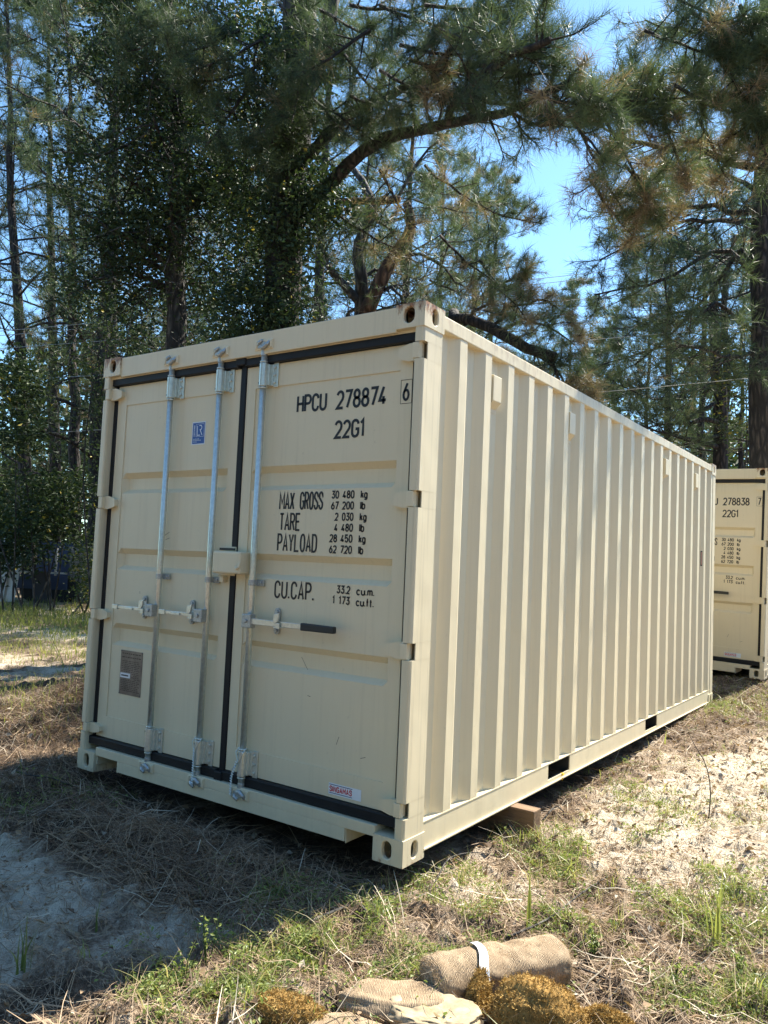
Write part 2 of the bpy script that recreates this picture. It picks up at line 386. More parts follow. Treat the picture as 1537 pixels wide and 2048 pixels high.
def build_container(serial, check, full=True):
    root = empty('shipping_container')
    # ---- frame
    for sx in (1, 0):
        for sy in (0, 1):
            for top in (0, 1): casting(root, sx, sy, top)
    hz = [(.232, .302), (.928, 1.004), (1.622, 1.702), (2.318, 2.404)]
    HZR = [(.209, .279), (.917, .996), (1.620, 1.699), (2.320, 2.403)]
    HZL = [(.226, .284), (.925, .992), (1.624, 1.704), (2.322, 2.396)]
    for sx in (1, 0):
        f = (lambda x: x) if sx else (lambda x: -CW-x)
        mb = MB(); seg = HZR if sx else HZL
        zs = [.118]+[z for ab in seg for z in ab]+[CH-.118]
        full_p = [(0, .168), (0, .012), (-.004, .004), (-.012, 0), (-.044, 0), (-.050, .004), (-.052, .012), (-.052, .168)]
        cut_p = [(0, .168), (0, .040), (-.004, .038), (-.006, .085), (-.048, .085), (-.052, .086), (-.052, .168)]
        for i in range(len(zs)-1):
            pr = full_p if i % 2 == 0 else cut_p
            mb.prism([(f(a), b) for a, b in pr], 2, zs[i]+(.0 if i % 2 == 0 else -.001), zs[i+1]+(0 if i % 2 == 0 else .001))
        mb.build('corner_post', M_POST, root, bevel=.0)
        mb = MB(); mb.box(*sorted((f(0), f(-.05))), CL-.12, CL, .118, CH-.118); mb.build('corner_post', M_POST, root, bevel=.004)
        # hinges
        for (za, zb) in seg:
            hb = MB(); zc = (za+zb)/2; hh = (zb-za)/2-.002
            pr = [(f(-.046), zc-hh), (f(-.046), zc+hh), (f(-.095), zc+hh), (f(-.152), zc+hh*.55), (f(-.156), zc-hh*.45), (f(-.152), zc-hh*.62), (f(-.095), zc-hh)]
            v = [(a, DY-.030, z) for a, z in pr]+[(a, DY+.002, z) for a, z in pr]; n = len(pr)
            hb.add(v, [(i, (i+1) % n, (i+1) % n+n, i+n) for i in range(n)]+[tuple(range(n))])
            hb.box(*sorted((f(-.062), f(-.024))), .000, DY-.006, za+.003, zb-.003)
            hb.tube([(f(-.030), .022, za-.004), (f(-.030), .022, zb+.006)], .009, 8)
            h = hb.build('hinge', M_PAINT, root, bevel=.004)
    # header with gutter lip, sill with two notches
    mb = MB(); mb.box(-CW+.162, -.162, .006, .11, 2.462, 2.585); mb.box(-CW+.052, -.052, .03, .11, 2.455, 2.474); mb.build('door_header', M_PAINT, root, bevel=.003)
    mb = MB(); xs = [(-CW+.162, -CW+.20), (-CW+.20, -CW+.385), (-CW+.385, -.345), (-.345, -.165)]
    nl0, nl1, nr0, nr1 = -2.262, -2.062, -.335, -.160
    mb.prism([(-CW+.162, .1), (-CW+.162, .15), (-.162, .15), (-.162, .1)], 1, .006, .12)
    mb.prism([(nl1, .1), (nl1, .042), (nr0, .042), (nr0, .1)], 1, .006, .115)
    mb.box(nl1, nr0, .006, .11, .038, .044)
    mb.box(nl0-.01, nl0, .012, .3, .045, .108); mb.box(nl1-.006, nl1-.001, .012, .3, .03, .108)
    mb.box(nr0+.001, nr0+.006, .012, .3, .03, .108)
    mb.build('door_sill', M_PAINT, root, bevel=.003)
    # rails
    for sx in (1, 0):
        f = (lambda x: x) if sx else (lambda x: -CW-x)
        mb = MB(); mb.box(*sorted((f(-.001), f(-.060))), .178, CL-.178, 2.500, 2.572); mb.build('top_side_rail', M_POST, root, bevel=.006)
        mb = MB(); pk = [(.166, 1.632), (1.985, 3.649), (3.985, CL-.12)]
        for a, b in pk:
            mb.box(*sorted((f(-.004), f(-.010))), a, b, .062, .158)
        mb.box(*sorted((f(-.002), f(-.075))), .166, CL-.12, .158, .1635)
        mb.box(*sorted((f(-.004), f(-.010))), .166, CL-.12, .040, .062)
        mb.box(*sorted((f(.006), f(-.055))), .176, CL-.14, .033, .0395)
        mb.build('bottom_side_rail', M_PAINT, root)
        # side wall sheet
        pr = [(f(-.060), .150), (f(-.040), .165)]
        y = .165; prof = [(-.040, .165)]
        for k in range(21):
            a = .352+.2755*k
            prof += [(-.040, a-.068), (-.004, a), (-.004, a+.072), (-.040, a+.140)]
        prof += [(-.040, CL-.10)]
        mb = MB(); z0, z1 = .1636, 2.500
        V = [(f(a), b, z0) for a, b in prof]+[(f(a), b, z1) for a, b in prof]+[(f(a-.0016), b, z0) for a, b in prof]+[(f(a-.0016), b, z1) for a, b in prof]
        n = len(prof)
        F = [((i, i+1, i+1+n, i+n) if sx else (i+n, i+1+n, i+1, i)) for i in range(n-1)]+[(i+2*n, i+3*n, i+1+3*n, i+1+2*n) for i in range(n-1)]
        mb.add(V, F); mb.build('corrugated_side_wall', M_PAINT, root)
        for yv in (.722, 1.822, 4.10, 5.20):
            vb = MB(); X0, X1 = -.041, -.002
            za, zb, zc = 2.222, 2.262, 2.408
            pr = [(f(X0), za), (f(X0), zc+.004), (f(X1), zc-.006), (f(X1), zb)]
            vb.prism(pr, 1, yv, yv+.098); v = vb.build('vent', M_PAINT, root, bevel=.003)
            box('vent_plate', M_PAINT, v, *sorted((f(-.0405), f(-.037))), yv-.012, yv+.106, 2.205, 2.44)
    # roof (stamped) and front end wall, floor and cross members
    mb = MB(); ys = np.linspace(.11, CL-.06, 2*36)
    V = []; F = []
    for i, yy in enumerate(ys):
        z = 2.560+(.018 if (i//2) % 2 else 0)
        V += [(-CW+.05, yy, z), (-.05, yy, z)]
    F = [(2*i, 2*i+1, 2*i+3, 2*i+2) for i in range(len(ys)-1)]
    mb.add(V, F); mb.build('roof_sheet', M_PAINT, root)
    mb = MB(); mb.box(-CW+.05, -.05, CL-.06, CL-.02, .118, CH-.02); mb.build('end_wall', M_PAINT, root)
    mb = MB(); mb.box(-CW+.06, -.06, .1, CL-.05, .150, .178); mb.build('floor_boards', M_DARK, root)
    for k in range(18):
        yy = .35+k*.315
        if 1.55 < yy < 2.05 or 3.57 < yy < 4.07: continue
        box('cross_member', M_DARK, root, -CW+.06, -.06, yy, yy+.045, .045, .149)
    for a, b in ((1.632, 1.985), (3.649, 3.985)):
        mb = MB(); mb.box(-CW+.011, -.011, a-.005, a, .041, .157); mb.box(-CW+.011, -.011, b, b+.005, .041, .157); mb.box(-CW+.011, -.011, a, b, .149, .157)
        mb.build('forklift_pocket', M_DARK, root)
    # door seals that belong to the frame opening
    # ---- doors
    P = DY+.006
    grooves = [(.912+.004, .780), (1.378, 1.246), (1.848, 1.719)]
    def leaf(xa, xb, pa, pb, side):
        z0, z1, pz0, pz1 = .206, 2.412, .335, 2.288
        mb = MB()
        mb.box(xa, pa, DY, DY+.05, z0, z1); mb.box(pb, xb, DY, DY+.05, z0, z1)
        mb.box(pa, pb, DY, DY+.05, z0, pz0); mb.box(pa, pb, DY, DY+.05, pz1, z1)
        rows = [(pz0, P)]
        for t, b in grooves:
            t, b = cv(0, t)[1], cv(0, b)[1]
            rows += [(b, P), (b+.026, P+.034), (t-.034, P+.034), (t, P)]
        rows += [(pz1, P)]
        cols = [pa, pa+.028, pb-.028, pb]; V = []; F = []
        for z, y in rows:
            for j, x in enumerate(cols): V.append((x, y if j in (1, 2) else P, z))
        for i in range(len(rows)-1):
            for j in range(3): F.append((i*4+j, i*4+j+1, i*4+4+j+1, i*4+4+j))
        mb.add(V, F)
        d = mb.build('door', M_PAINT, root)
        return d
    dL = leaf(-2.348, -1.243, -2.262, -1.312, 0); dR = leaf(-1.195, -.090, -1.126, -.161, 1)
    g = MB()
    def gask(d, *b): box('door_gasket', M_RUBBER, d, *b, bevel=.006)
    gask(dL, -2.386, -1.243, .028, .075, 2.415, 2.460); gask(dR, -1.195, -.053, .028, .075, 2.415, 2.460)
    gask(dL, -2.386, -1.243, .028, .075, .152, .203); gask(dR, -1.195, -.053, .028, .075, .152, .203)
    gask(dL, -2.386, -2.347, .050, .080, .204, 2.414); gask(dR, -.091, -.053, .056, .080, .204, 2.414)
    gask(dR, -1.241, -1.197, .048, .080, .190, 2.43)
    gask(dR, -1.262, -1.185, .022, .060, 2.424, 2.474); gask(dR, -1.250, -1.190, .020, .060, .146, .196)
    # ---- lock rods
    def rod(d, x, hx, hlen, grip):
        y = .022; r = .0172
        rb = MB(); rb.tube([(x, y, .125), (x, y, 2.50)], r, 16); R_ = rb.build('lock_rod', M_GALV, d, smooth=True)
        for (za, zb, up) in ((.205, .337, 0), (2.286, 2.414, 1)):
            gb = MB(); gb.tube([(x, y, za), (x, y, zb)], .0245, 18); gb.tube([(x, y, za-.012), (x, y, za-.004)], .0235, 16); gb.tube([(x, y, zb+.004), (x, y, zb+.012)], .0235, 16)
            gb.box(x, x+.052, DY-.012, DY-.001, za+.004, zb-.004); gb.box(x-.01, x+.036, y+.005, DY-.010, za+.006, zb-.006)
            gb.box(x+.052, x+.085, DY-.009, DY-.001, za-.004, zb+.004)
            for q in (.022, (zb-za)/2, zb-za-.022):
                gb.tube([(x+.062, DY-.009, za+q), (x+.062, DY-.017, za+q)], .009, 8)
            gb.build('rod_bracket', M_GALV, d, bevel=.003)
            for q in (.018, zb-za-.02): MB().tube([(x-.019, y-.0155, za+q), (x-.021, y-.0175, za+q)], .0055, 8).build('rivet_hole', M_INK, d)
        # cams at both ends
        for s, zc in ((1, 2.510), (-1, .115)):
            cb = MB(); yy = .0
            cb.tube([(x, y, zc-s*.055), (x, y, zc-s*.02)], .020, 12)
            cb.box(x-.030, x+.024, -.004, .03, zc-.016, zc+.016)
            cb.tube([(x-.006, .004, zc-s*.012), (x+.022, -.012, zc-s*.018), (x+.046, -.010, zc-s*.002), (x+.052, .0, zc+s*.016)], [.013, .012, .011, .008], 8)
            cb.tube([(x-.030, .006, zc+s*.004), (x-.016, -.004, zc+s*.016), (x+.004, -.004, zc+s*.026)], [.012, .012, .009], 8)
            cb.tube([(x, y, zc+s*.012), (x, y, zc+s*.04)], .009, 8)
            cb.build('cam', M_GALVD, d, bevel=.002, smooth=False)
            kb = MB(); kb.box(x-.052, x-.036, -.006, .008, zc-.018, zc+.026); kb.box(x+.058, x+.072, -.006, .008, zc-.02, zc+.024)
            kb.box(x-.056, x+.076, .000, .0075, zc-.026, zc+.030)
            kb.build('cam_keeper', M_PAINT, root, bevel=.004)
        mb = MB(); mb.tube([(x, y, 1.206), (x, y, 1.236)], .021, 16); mb.box(x+.012, x+.062, DY-.012, DY-.002, 1.204, 1.238); mb.box(x+.008, x+.02, y, DY-.006, 1.206, 1.236)
        mb.tube([(x+.046, DY-.012, 1.221), (x+.046, DY-.02, 1.221)], .008, 8); mb.build('rod_clamp', M_GALVD, d, bevel=.002)
        # hub, handle, retainer
        s = 1 if grip else -1; hz_ = 1.021
        hb = MB(); hb.box(*sorted((x-s*.014, x+s*.050)), -.030, .012, hz_-.036, hz_+.036); hb.tube([(x+s*.018, -.030, hz_), (x+s*.018, -.038, hz_)], .011, 10)
        hb.build('handle_hub', M_GALVD, d, bevel=.004)
        e = hx+s*hlen
        ha = MB(); g0 = (-.640 if grip else e)
        tk = 1. if grip else .7; ha.prism([(x+s*.03, hz_-.016*tk), (x+s*.03, hz_+.016*tk), (g0, hz_+.013*tk), (g0, hz_-.013*tk)], 1, -.020, -.009)
        if not grip:
            ha.box(*sorted((e, e+.05)), -.026, -.006, hz_-.014, hz_+.014)
            ha.box(*sorted((hx-.02, hx-.09)), -.028, -.020, hz_-.010, hz_+.004)
        H_ = ha.build('door_handle', M_GALV, d, bevel=.002)
        if grip:
            gb = MB(); gb.prism([(-.645, hz_-.019), (-.645, hz_+.019), (e, hz_+.016), (e, hz_-.018)], 1, -.030, -.002); gb.build('handle_grip', M_GRIP, d, bevel=.006, seg=3)
        rb = MB(); zt, zb = 1.097, .960; c = hx
        pts = [(c+.019*math.cos(math.radians(a)), (zt-.019 if a <= 180 else zb+.019)+.019*math.sin(math.radians(a))) for a in range(0, 361, 20) if a != 360]
        n = len(pts); rb.add([(a, DY-.009, z) for a, z in pts]+[(a, DY-.001, z) for a, z in pts], [tuple(range(n))]+[(i, i+n, (i+1) % n+n, (i+1) % n) for i in range(n)])
        rb.tube([(c, DY-.009, zt-.02), (c, DY-.018, zt-.02)], .011, 10); rb.tube([(c, DY-.009, zb+.02), (c, DY-.018, zb+.02)], .011, 10)
        rb.build('handle_retainer', M_GALVD, d, bevel=.0015)
        c += .078; rb = MB(); rb.box(c-.034, c-.010, -.026, DY-.009, hz_-.022, hz_-.015); rb.box(c-.014, c+.012, -.034, -.026, hz_-.022, hz_+.006)
        rb.prism([(c-.030, hz_+.004), (c-.026, hz_+.050), (c+.010, hz_+.058), (c+.004, hz_+.02), (c-.006, hz_+.006)], 1, -.036, -.024)
        rb.build('handle_latch', M_GALV, d, bevel=.002)
        # stains under the fittings are left to the paint
    rod(dL, -1.800, -1.952, .215, False)
    rod(dL, -1.378, -1.530, .200, False)
    rod(dR, -1.040, -.872, .440, True)
    # twisted seal wires round two rods
    for x, d in ((-1.378, dL), (-1.040, dR)):
        wb = MB(); y = -.004
        pts = [(x-.024, .02, .352), (x-.026, y, .330), (x-.012, y-.004, .300), (x, y-.006, .285), (x-.004 if d is dL else x-.04, y-.006, .24), (x-.002 if d is dL else x-.045, y-.006, .17), (x if d is dL else x-.04, y-.006, .10)]
        wb.tube(pts, .0028, 5); pts2 = [(x+.024, .02, .352), (x+.022, y, .326), (x+.010, y-.004, .300)]+[(a+.004, b, c) for a, b, c in pts[3:]]
        wb.tube(pts2, .0028, 5)
        for i in range(14):
            t = i/13; z = .285-t*.17; xx = (x if d is dL else x-.01-.032*min(1, t*2))
            wb.tube([(xx-.007, y-.009, z), (xx+.007, y-.009, z-.006)], .0028, 4)
        wb.build('seal_wire', M_GALV, d)
    # ---- lock box over the middle seam
    mb = MB(); mb.box(-1.30, -1.085, -.034, .05, 1.262, 1.384); lb = mb.build('lock_box', M_PAINT, dR, bevel=.012, seg=3)
    mb = MB(); mb.box(-1.325, -1.20, .040, .056, 1.25, 1.410); mb.build('lock_box_plate', M_PAINT, dL, bevel=.002)
    box('lock_box_shade_strip', M_INK, dL, -1.318, -1.20, .034, .041, 1.39, 1.402)  # solid black strip standing in for shade along the plate above the box
    mb = MB(); mb.box(-1.292, -1.262, .02, .054, 1.212, 1.244); mb.build('stop_block', M_PAINT, dL, bevel=.004)
    mb = MB(); mb.tube([(-1.112, -.036, 1.300), (-1.098, -.044, 1.292), (-1.088, -.040, 1.300), (-1.086, -.030, 1.33)], .007, 8); mb.build('lock_box_hook', M_PAINT, dR)
    # ---- lettering
    def Mf(y):
        def f(p): a, z = cv(*p); return (a, y, z)
        return f
    def run(par, name, items, y=P-.0014, mat=M_INK):
        for it in items:
            mb = MB(); text(mb, *it[:5], Mf(y), *(it[5:])); mb.build(name, mat, par)
    run(dR, 'serial_number', [('HPCU', -.799, -.594, 2.122, 2.219), (serial, -.534, -.219, 2.120, 2.219)])
    run(dR, 'type_code', [('22G1', -.537, -.340, 1.970, 2.066)])
    mb = MB(); text(mb, check, -.126, -.085, 2.128, 2.220, Mf(DY-.0014), .0125)
    for a, b in (((-.136, 2.117), (-.073, 2.117)), ((-.073, 2.117), (-.073, 2.231)), ((-.073, 2.231), (-.136, 2.231)), ((-.136, 2.231), (-.136, 2.117))):
        ribbon(mb, [a, b], .0025, Mf(DY-.0014))
    mb.build('check_digit', M_INK, dR)
    run(dR, 'weight_words', [('MAX', -.887, -.779, 1.612, 1.707, .0108, .42), ('GROSS', -.744, -.586, 1.612, 1.707, .0108, .5), ('TARE', -.880, -.731, 1.502, 1.597, .0108, .45), ('PAYLOAD', -.887, -.613, 1.393, 1.489, .0108, .5)])
    sm = []
    for a, x, z, u in (('30 480', -.535, 1.667, 'kg'), ('67 200', -.535, 1.612, 'lb'), ('2 030', -.508, 1.556, 'kg'), ('4 480', -.508, 1.502, 'lb'), ('28 450', -.535, 1.448, 'kg'), ('62 720', -.535, 1.393, 'lb')):
        sm += [(a, x, -.389, z, z+.042, .0078, .5), (u, -.352, -.309 if u == 'kg' else -.320, z, z+.042, .0078, .5)]
    run(dR, 'weight_figures', sm)
    run(dR, 'capacity_words', [('CU.CAP.', -.889, -.616, 1.148, 1.242, .0112, .5)])
    run(dR, 'capacity_figures', [('33.2', -.474, -.388, 1.196, 1.238, .0078, .5), ('cu.m.', -.352, -.242, 1.194, 1.236, .0078, .5), ('1 173', -.498, -.388, 1.143, 1.185, .0078, .5), ('cu.ft.', -.352, -.242, 1.141, 1.183, .0078, .45)])
    # maker's sticker: white strip, red word between two navy lines (square code left out)
    mb = MB(); q = lambda x0, x1, z0, z1, y, m_: (setattr(mb, 'm', m_), mb.add([(x0, y, z0), (x1, y, z0), (x1, y, z1), (x0, y, z1)], [(0, 1, 2, 3)]))
    y = P-.0012
    (x0, za), (x1, zb) = cv(-.460, .231), cv(-.263, .285)
    y = DY-.0012
    q(x0, x1, za, zb, y, 0); xr = x0+(x1-x0)*.735
    q(x0+.004, xr, zb-.009, zb-.006, y-.0006, 1); q(x0+.004, xr, za+.006, za+.009, y-.0006, 1)
    mb.m = 2; text(mb, 'SINGAMAS', x0+.006, xr-.002, za+.013, zb-.013, lambda p: (p[0], y-.0006, p[1]), .0050, .55)
    mb.build('maker_sticker', [M_WHITE, M_NAVY, M_RED], dR)
    # blue certification sticker
    mb = MB(); y = P-.0012; x0, x1, za, zb = -1.634, -1.519, 2.000, 2.136
    q(x0, x1, za, zb, y, 0); q(x0+.006, x1-.006, za+.006, zb-.006, y-.0005, 1)
    mb.m = 0; F_ = lambda p: (p[0], y-.001, p[1])
    fx0, fx1, fz0, fz1 = x0+.036, x1-.012, za+.048, zb-.014
    for a, b in (((fx0, fz0), (fx1, fz0)), ((fx1, fz0), (fx1, fz1)), ((fx1, fz1), (fx0, fz1)), ((fx0, fz1), (fx0, fz0))): ribbon(mb, [a, b], .0018, F_)
    ribbon(mb, [(fx0+.010, fz1-.010), (fx0+.010, fz0+.008), (fx0+.034, fz0+.008)], .0052, F_)
    ribbon(mb, [(fx0+.026, fz1-.009)]+[(fx0+.038+.010*math.cos(math.radians(a)), fz1-.021+.012*math.sin(math.radians(a))) for a in range(90, -100, -30)]+[(fx0+.034, fz1-.034), (fx0+.052, fz0+.008)], .0052, F_)
    text(mb, 'CERTIFIED', 0, .066, 0, .010, lambda p: (x0+.026-p[1], y-.001, za+.050+p[0]), .0022, .5)
    for k, (w, zz) in enumerate(((.055, .032), (.072, .024), (.038, .015))):
        nn = int(w/.0045)
        for j in range(nn):
            xx = x0+.012+j*.0045; hgt = .0022+.0012*((j*7+k*3) % 3)
            q(xx, xx+.0030, za+zz, za+zz+hgt, y-.001, 0)
    mb.build('blue_sticker', [M_WHITE, M_BLUE], dL)
    # engraved data plate
    mb = MB(); y = P-.003; x0, x1, za, zb = -2.158, -1.953, .487, .754
    mb.m = 0; mb.box(x0, x1, y, P-.0005, za, zb); rr = random.Random(4)
    q(x0+.006, x0+.100, .588, .617, y-.001, 2); q(x0+.016, x0+.084, .598, .606, y-.0016, 1)
    zz = zb-.022; i = 0
    while zz > za+.014:
        xx = x0+.014
        while xx < x1-.03:
            w = rr.uniform(.010, .03)
            if not (.575 < zz < .625 and xx < x0+.11): q(xx, min(xx+w, x1-.012), zz, zz+(.006 if i < 2 else .0035), y-.001, 1)
            xx += w+.006
        zz -= .022 if i < 2 else .0105; i += 1
    for a in (x0+.006, x1-.006):
        for c in (za+.006, zb-.006): mb.m = 0; mb.tube([(a, y, c), (a, y-.004, c)], .004, 8)
    mb.build('data_plate', [M_PLATE, M_PLATED, M_WHITE], dL)
    for sc_ in (((-.648, .672), (-.628, .668)), ((-1.83, 1.46), (-1.78, 1.485)), ((-1.81, 1.44), (-1.775, 1.45)), ((-.45, .46), (-.435, .50)), ((-.70, .86), (-.655, .80)), ((-2.02, 1.12), (-2.018, 1.105)), ((-.30, .42), (-.27, .43))):
        mb = MB(); par = dR if sc_[0][0] > -1.2 else dL; ribbon(mb, sc_, .0028, lambda p: (p[0], P-.001, p[1])); mb.build('scratch', M_SCR, par)
    # small marking near the far end of the side wall
    mb = MB(); q = lambda x0, x1, z0, z1, y, m_: None
    def w4(a, b, z0, z1, off, m_):
        mb.m = m_; A0 = np.array([-.040, .352+.2755*19-.068]); A1 = np.array([-.004, .352+.2755*19]); d = A1-A0; nrm = np.array([d[1], -d[0]]); nrm /= np.linalg.norm(nrm)
        p0 = A0+d*a+nrm*off; p1 = A0+d*b+nrm*off
        mb.add([(*p0, z0), (*p1, z0), (*p1, z1), (*p0, z1)], [(0, 1, 2, 3)])
    w4(.34, .70, 1.475, 1.630, .002, 0); w4(.40, .64, 1.487, 1.618, .003, 1)
    mb.build('side_marking', [M_INK, simple('marking_red', (.5, .28, .2), .5)], root)
    return root

c1 = build_container('278874', '6')
tag(c1, 'large cream shipping container with serial 278874 standing nearest on the clearing', 'shipping container', 'cream shipping containers')
c2 = build_container('278838', '7')
tag(c2, 'cream shipping container with serial 278838, half hidden beyond the first one', 'shipping container', 'cream shipping containers')
c2.matrix_world = Matrix.Translation((.2673, 7.5589, .1435)) @ Matrix([list(r)+[0] for r in rotvec([.03476, .02477, -.06319])]+[[0, 0, 0, 1]])

# ------------------------------------------------------------------ ground
SAND_SPOTS = [(-1.75, -.95, .45, .24, .8), (-1.1, -1.05, .45, .3, .55), (-1.9, -1.5, .7, .4, .5), (-.8, -1.5, .5, .5, .35),
              (1.05, 2.0, .55, 1.1, 1.1), (.55, 2.4, .35, .9, .9), (.6, .9, .35, .4, .6), (.3, .1, .25, .3, .5), (.85, 3.6, .45, 1.3, .8), (1.6, 3.2, .6, 1.6, .7), (1.25, .25, .25, .25, .55), (1.45, -.25, .2, .12, .7), (.2, .45, .2, .25, .4),
              (-9.5, 4.2, 3, .6, .55), (-14, 6.6, 6, .7, .5), (-8, 2.2, 2.5, .5, .4)]
def sandmap(x, y):
    s = .30+0*x
    for cx, cy, rx, ry, a in SAND_SPOTS: s = s+a*gauss(x, y, cx, cy, rx, ry)*.9
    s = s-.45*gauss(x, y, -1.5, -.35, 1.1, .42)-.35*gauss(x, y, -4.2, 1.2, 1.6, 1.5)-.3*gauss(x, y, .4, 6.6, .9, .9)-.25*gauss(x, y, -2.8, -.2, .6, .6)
    s = s*.85+(fbm(x*2.3, y*2.3, 31, 4)-.5)*1.1+(fbm(x*9, y*3.5, 37, 3)-.5)*.7
    return np.clip(s, 0, 1)
def axis(parts):
    a = []
    for lo, hi, st in parts: a += list(np.arange(lo, hi-1e-6, st))
    return np.array(a+[parts[-1][1]])
gx = axis([(-220, -60, 20), (-60, -20, 4), (-20, -8, .5), (-8, -3.2, .10), (-3.2, 2.8, .021), (2.8, 6, .2), (6, 20, 2), (20, 220, 25)])
gy = axis([(-120, -20, 20), (-20, -4, 2), (-4, -1.8, .15), (-1.8, 3.2, .021), (3.2, 8, .05), (8, 14, .2), (14, 30, 1), (30, 260, 20)])
X, Y = np.meshgrid(gx, gy); Z = GH(X, Y)
nx, ny = len(gx), len(gy)
I = (np.arange(ny-1)[:, None]*nx+np.arange(nx-1)[None, :]).ravel()
Fq = np.stack([I, I+1, I+nx+1, I+nx], 1)
def ground_mat():
    mt, nd, lk, b = nm('sandy_soil')
    v = coords(nd, lk)
    at = N(nd, 'ShaderNodeAttribute', attribute_name='sand')
    n1 = noise(nd, lk, 9, 9, v, .8); n2 = noise(nd, lk, 45, 6, v, .7); n3 = noise(nd, lk, 160, 3, v, .6)
    ad = N(nd, 'ShaderNodeMath', operation='ADD'); lk.new(at.outputs['Fac'], ad.inputs[0])
    sc = N(nd, 'ShaderNodeMapRange'); lk.new(n1, sc.inputs[0]); sc.inputs[1].default_value = .3; sc.inputs[2].default_value = .7; sc.inputs[3].default_value = -.25; sc.inputs[4].default_value = .25
    lk.new(sc.outputs[0], ad.inputs[1])
    ad2 = N(nd, 'ShaderNodeMath', operation='ADD'); lk.new(ad.outputs[0], ad2.inputs[0])
    sc2 = N(nd, 'ShaderNodeMapRange'); lk.new(n2, sc2.inputs[0]); sc2.inputs[1].default_value = .3; sc2.inputs[2].default_value = .7; sc2.inputs[3].default_value = -.2; sc2.inputs[4].default_value = .2
    lk.new(sc2.outputs[0], ad2.inputs[1])
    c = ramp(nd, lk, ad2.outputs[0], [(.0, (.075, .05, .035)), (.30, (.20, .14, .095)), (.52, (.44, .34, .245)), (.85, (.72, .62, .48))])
    c = mixc(nd, lk, ramp(nd, lk, n3, [(.35, g3(.35)), (.5, g3(0))]), c, (.12, .09, .06))
    lk.new(c, b.inputs['Base Color']); b.inputs['Roughness'].default_value = .95; b.inputs['Specular IOR Level'].default_value = .2
    h = N(nd, 'ShaderNodeMath', operation='ADD'); lk.new(n2, h.inputs[0]); lk.new(n3, h.inputs[1])
    bump(nd, lk, h.outputs[0], b, 1.0, .02)
    return mt
M_GROUND = ground_mat()
gr = npmesh('ground', np.stack([X, Y, Z], -1).reshape(-1, 3), Fq, M_GROUND, attrs={'sand': sandmap(X, Y).ravel()}, smooth=True, k=4)
gr['kind'] = 'structure'

# ------------------------------------------------------------------ foliage tools
class Cloud:
    """collects triangles in arrays"""
    def __init__(s): s.V = []; s.T = []; s.n = 0
    def build(s, name, mat, parent=None):
        V = np.concatenate(s.V); F = np.arange(len(V), dtype=np.int32).reshape(-1, 3)
        return npmesh(name, V, F, mat, parent, {'tint': np.concatenate(s.T)})
def unit(a): return a/(np.linalg.norm(a, axis=-1, keepdims=True)+1e-9)
def needles(cl, C, D, size, K, width, rg, tint, droop=.0):
    """needle tufts: centres C (n,3), directions D (n,3)"""
    C = np.asarray(C, float); D = unit(np.asarray(D, float)); n = len(C)
    if n == 0: return
    sz = np.broadcast_to(np.asarray(size, float), (n,))
    r = unit(rg.normal(size=(n, K, 3))); t = rg.uniform(-.15, 1, (n, K, 1))
    d = unit(D[:, None]*(.35+.75*t)+r*.85)
    d[..., 2] -= droop; d = unit(d)
    L = sz[:, None, None]*rg.uniform(.7, 1.1, (n, K, 1))
    b = C[:, None]+D[:, None]*(t-.6)*sz[:, None, None]*.8
    sd = unit(np.cross(d, unit(rg.normal(size=(n, K, 3)))))*width
    tip = b+d*L
    V = np.stack([b-sd*.5, b+sd*.5, tip], 2).reshape(-1, 3)
    T = np.repeat(np.clip(np.broadcast_to(tint, (n,))[:, None]+rg.uniform(-.10, .10, (n, K)), 0, 1).reshape(-1), 3)
    cl.V.append(V); cl.T.append(T)
def leaves(cl, C, size, rg, tint, flat=.4, aspect=.5):
    """folded leaf shapes at centres C"""
    C = np.asarray(C, float); n = len(C)
    if n == 0: return
    sz = np.broadcast_to(np.asarray(size, float), (n,))[:, None]
    d = unit(rg.normal(size=(n, 3))*np.array([1, 1, .6])); nn = unit(rg.normal(size=(n, 3))*(1-flat)+np.array([0, 0, 1.])*flat)
    s = unit(np.cross(d, nn)); u = np.cross(s, d)
    L = sz*rg.uniform(.6, 1.2, (n, 1)); w = L*aspect*.5
    a = C; b = C+d*L-u*L*.12; m1 = C+d*L*.45+s*w+u*w*.35; m2 = C+d*L*.45-s*w+u*w*.35
    V = np.stack([a, m1, b, a, b, m2], 1).reshape(-1, 3)
    cl.V.append(V); cl.T.append(np.repeat(np.clip(np.broadcast_to(tint, (n,))+rg.uniform(-.12, .12, n), 0, 1), 6))
def spline(pts, n):
    """Catmull-Rom through points (radius can be a 4th coordinate)"""
    P = np.array(pts, float); k = len(P)
    if k == 2: return P[0]+(P[1]-P[0])*np.linspace(0, 1, n)[:, None]
    P = np.vstack([2*P[0]-P[1], P, 2*P[-1]-P[-2]]); out = []
    for t in np.linspace(0, k-1, n):
        i = min(int(t), k-2); u = t-i; a, b, c, d = P[i:i+4]
        out.append(.5*(2*b+(c-a)*u+(2*a-5*b+4*c-d)*u*u+(3*b-a-3*c+d)*u**3))
    return np.array(out)
def limb(mb, rg, pts, r0, r1, n=9, sides=7, wob=.0):
    P = spline(pts, n)
    if wob: P[1:-1] += rg.normal(size=(n-2, 3))*wob
    mb.tube(P, list(np.linspace(r0, r1, n)), sides); return P
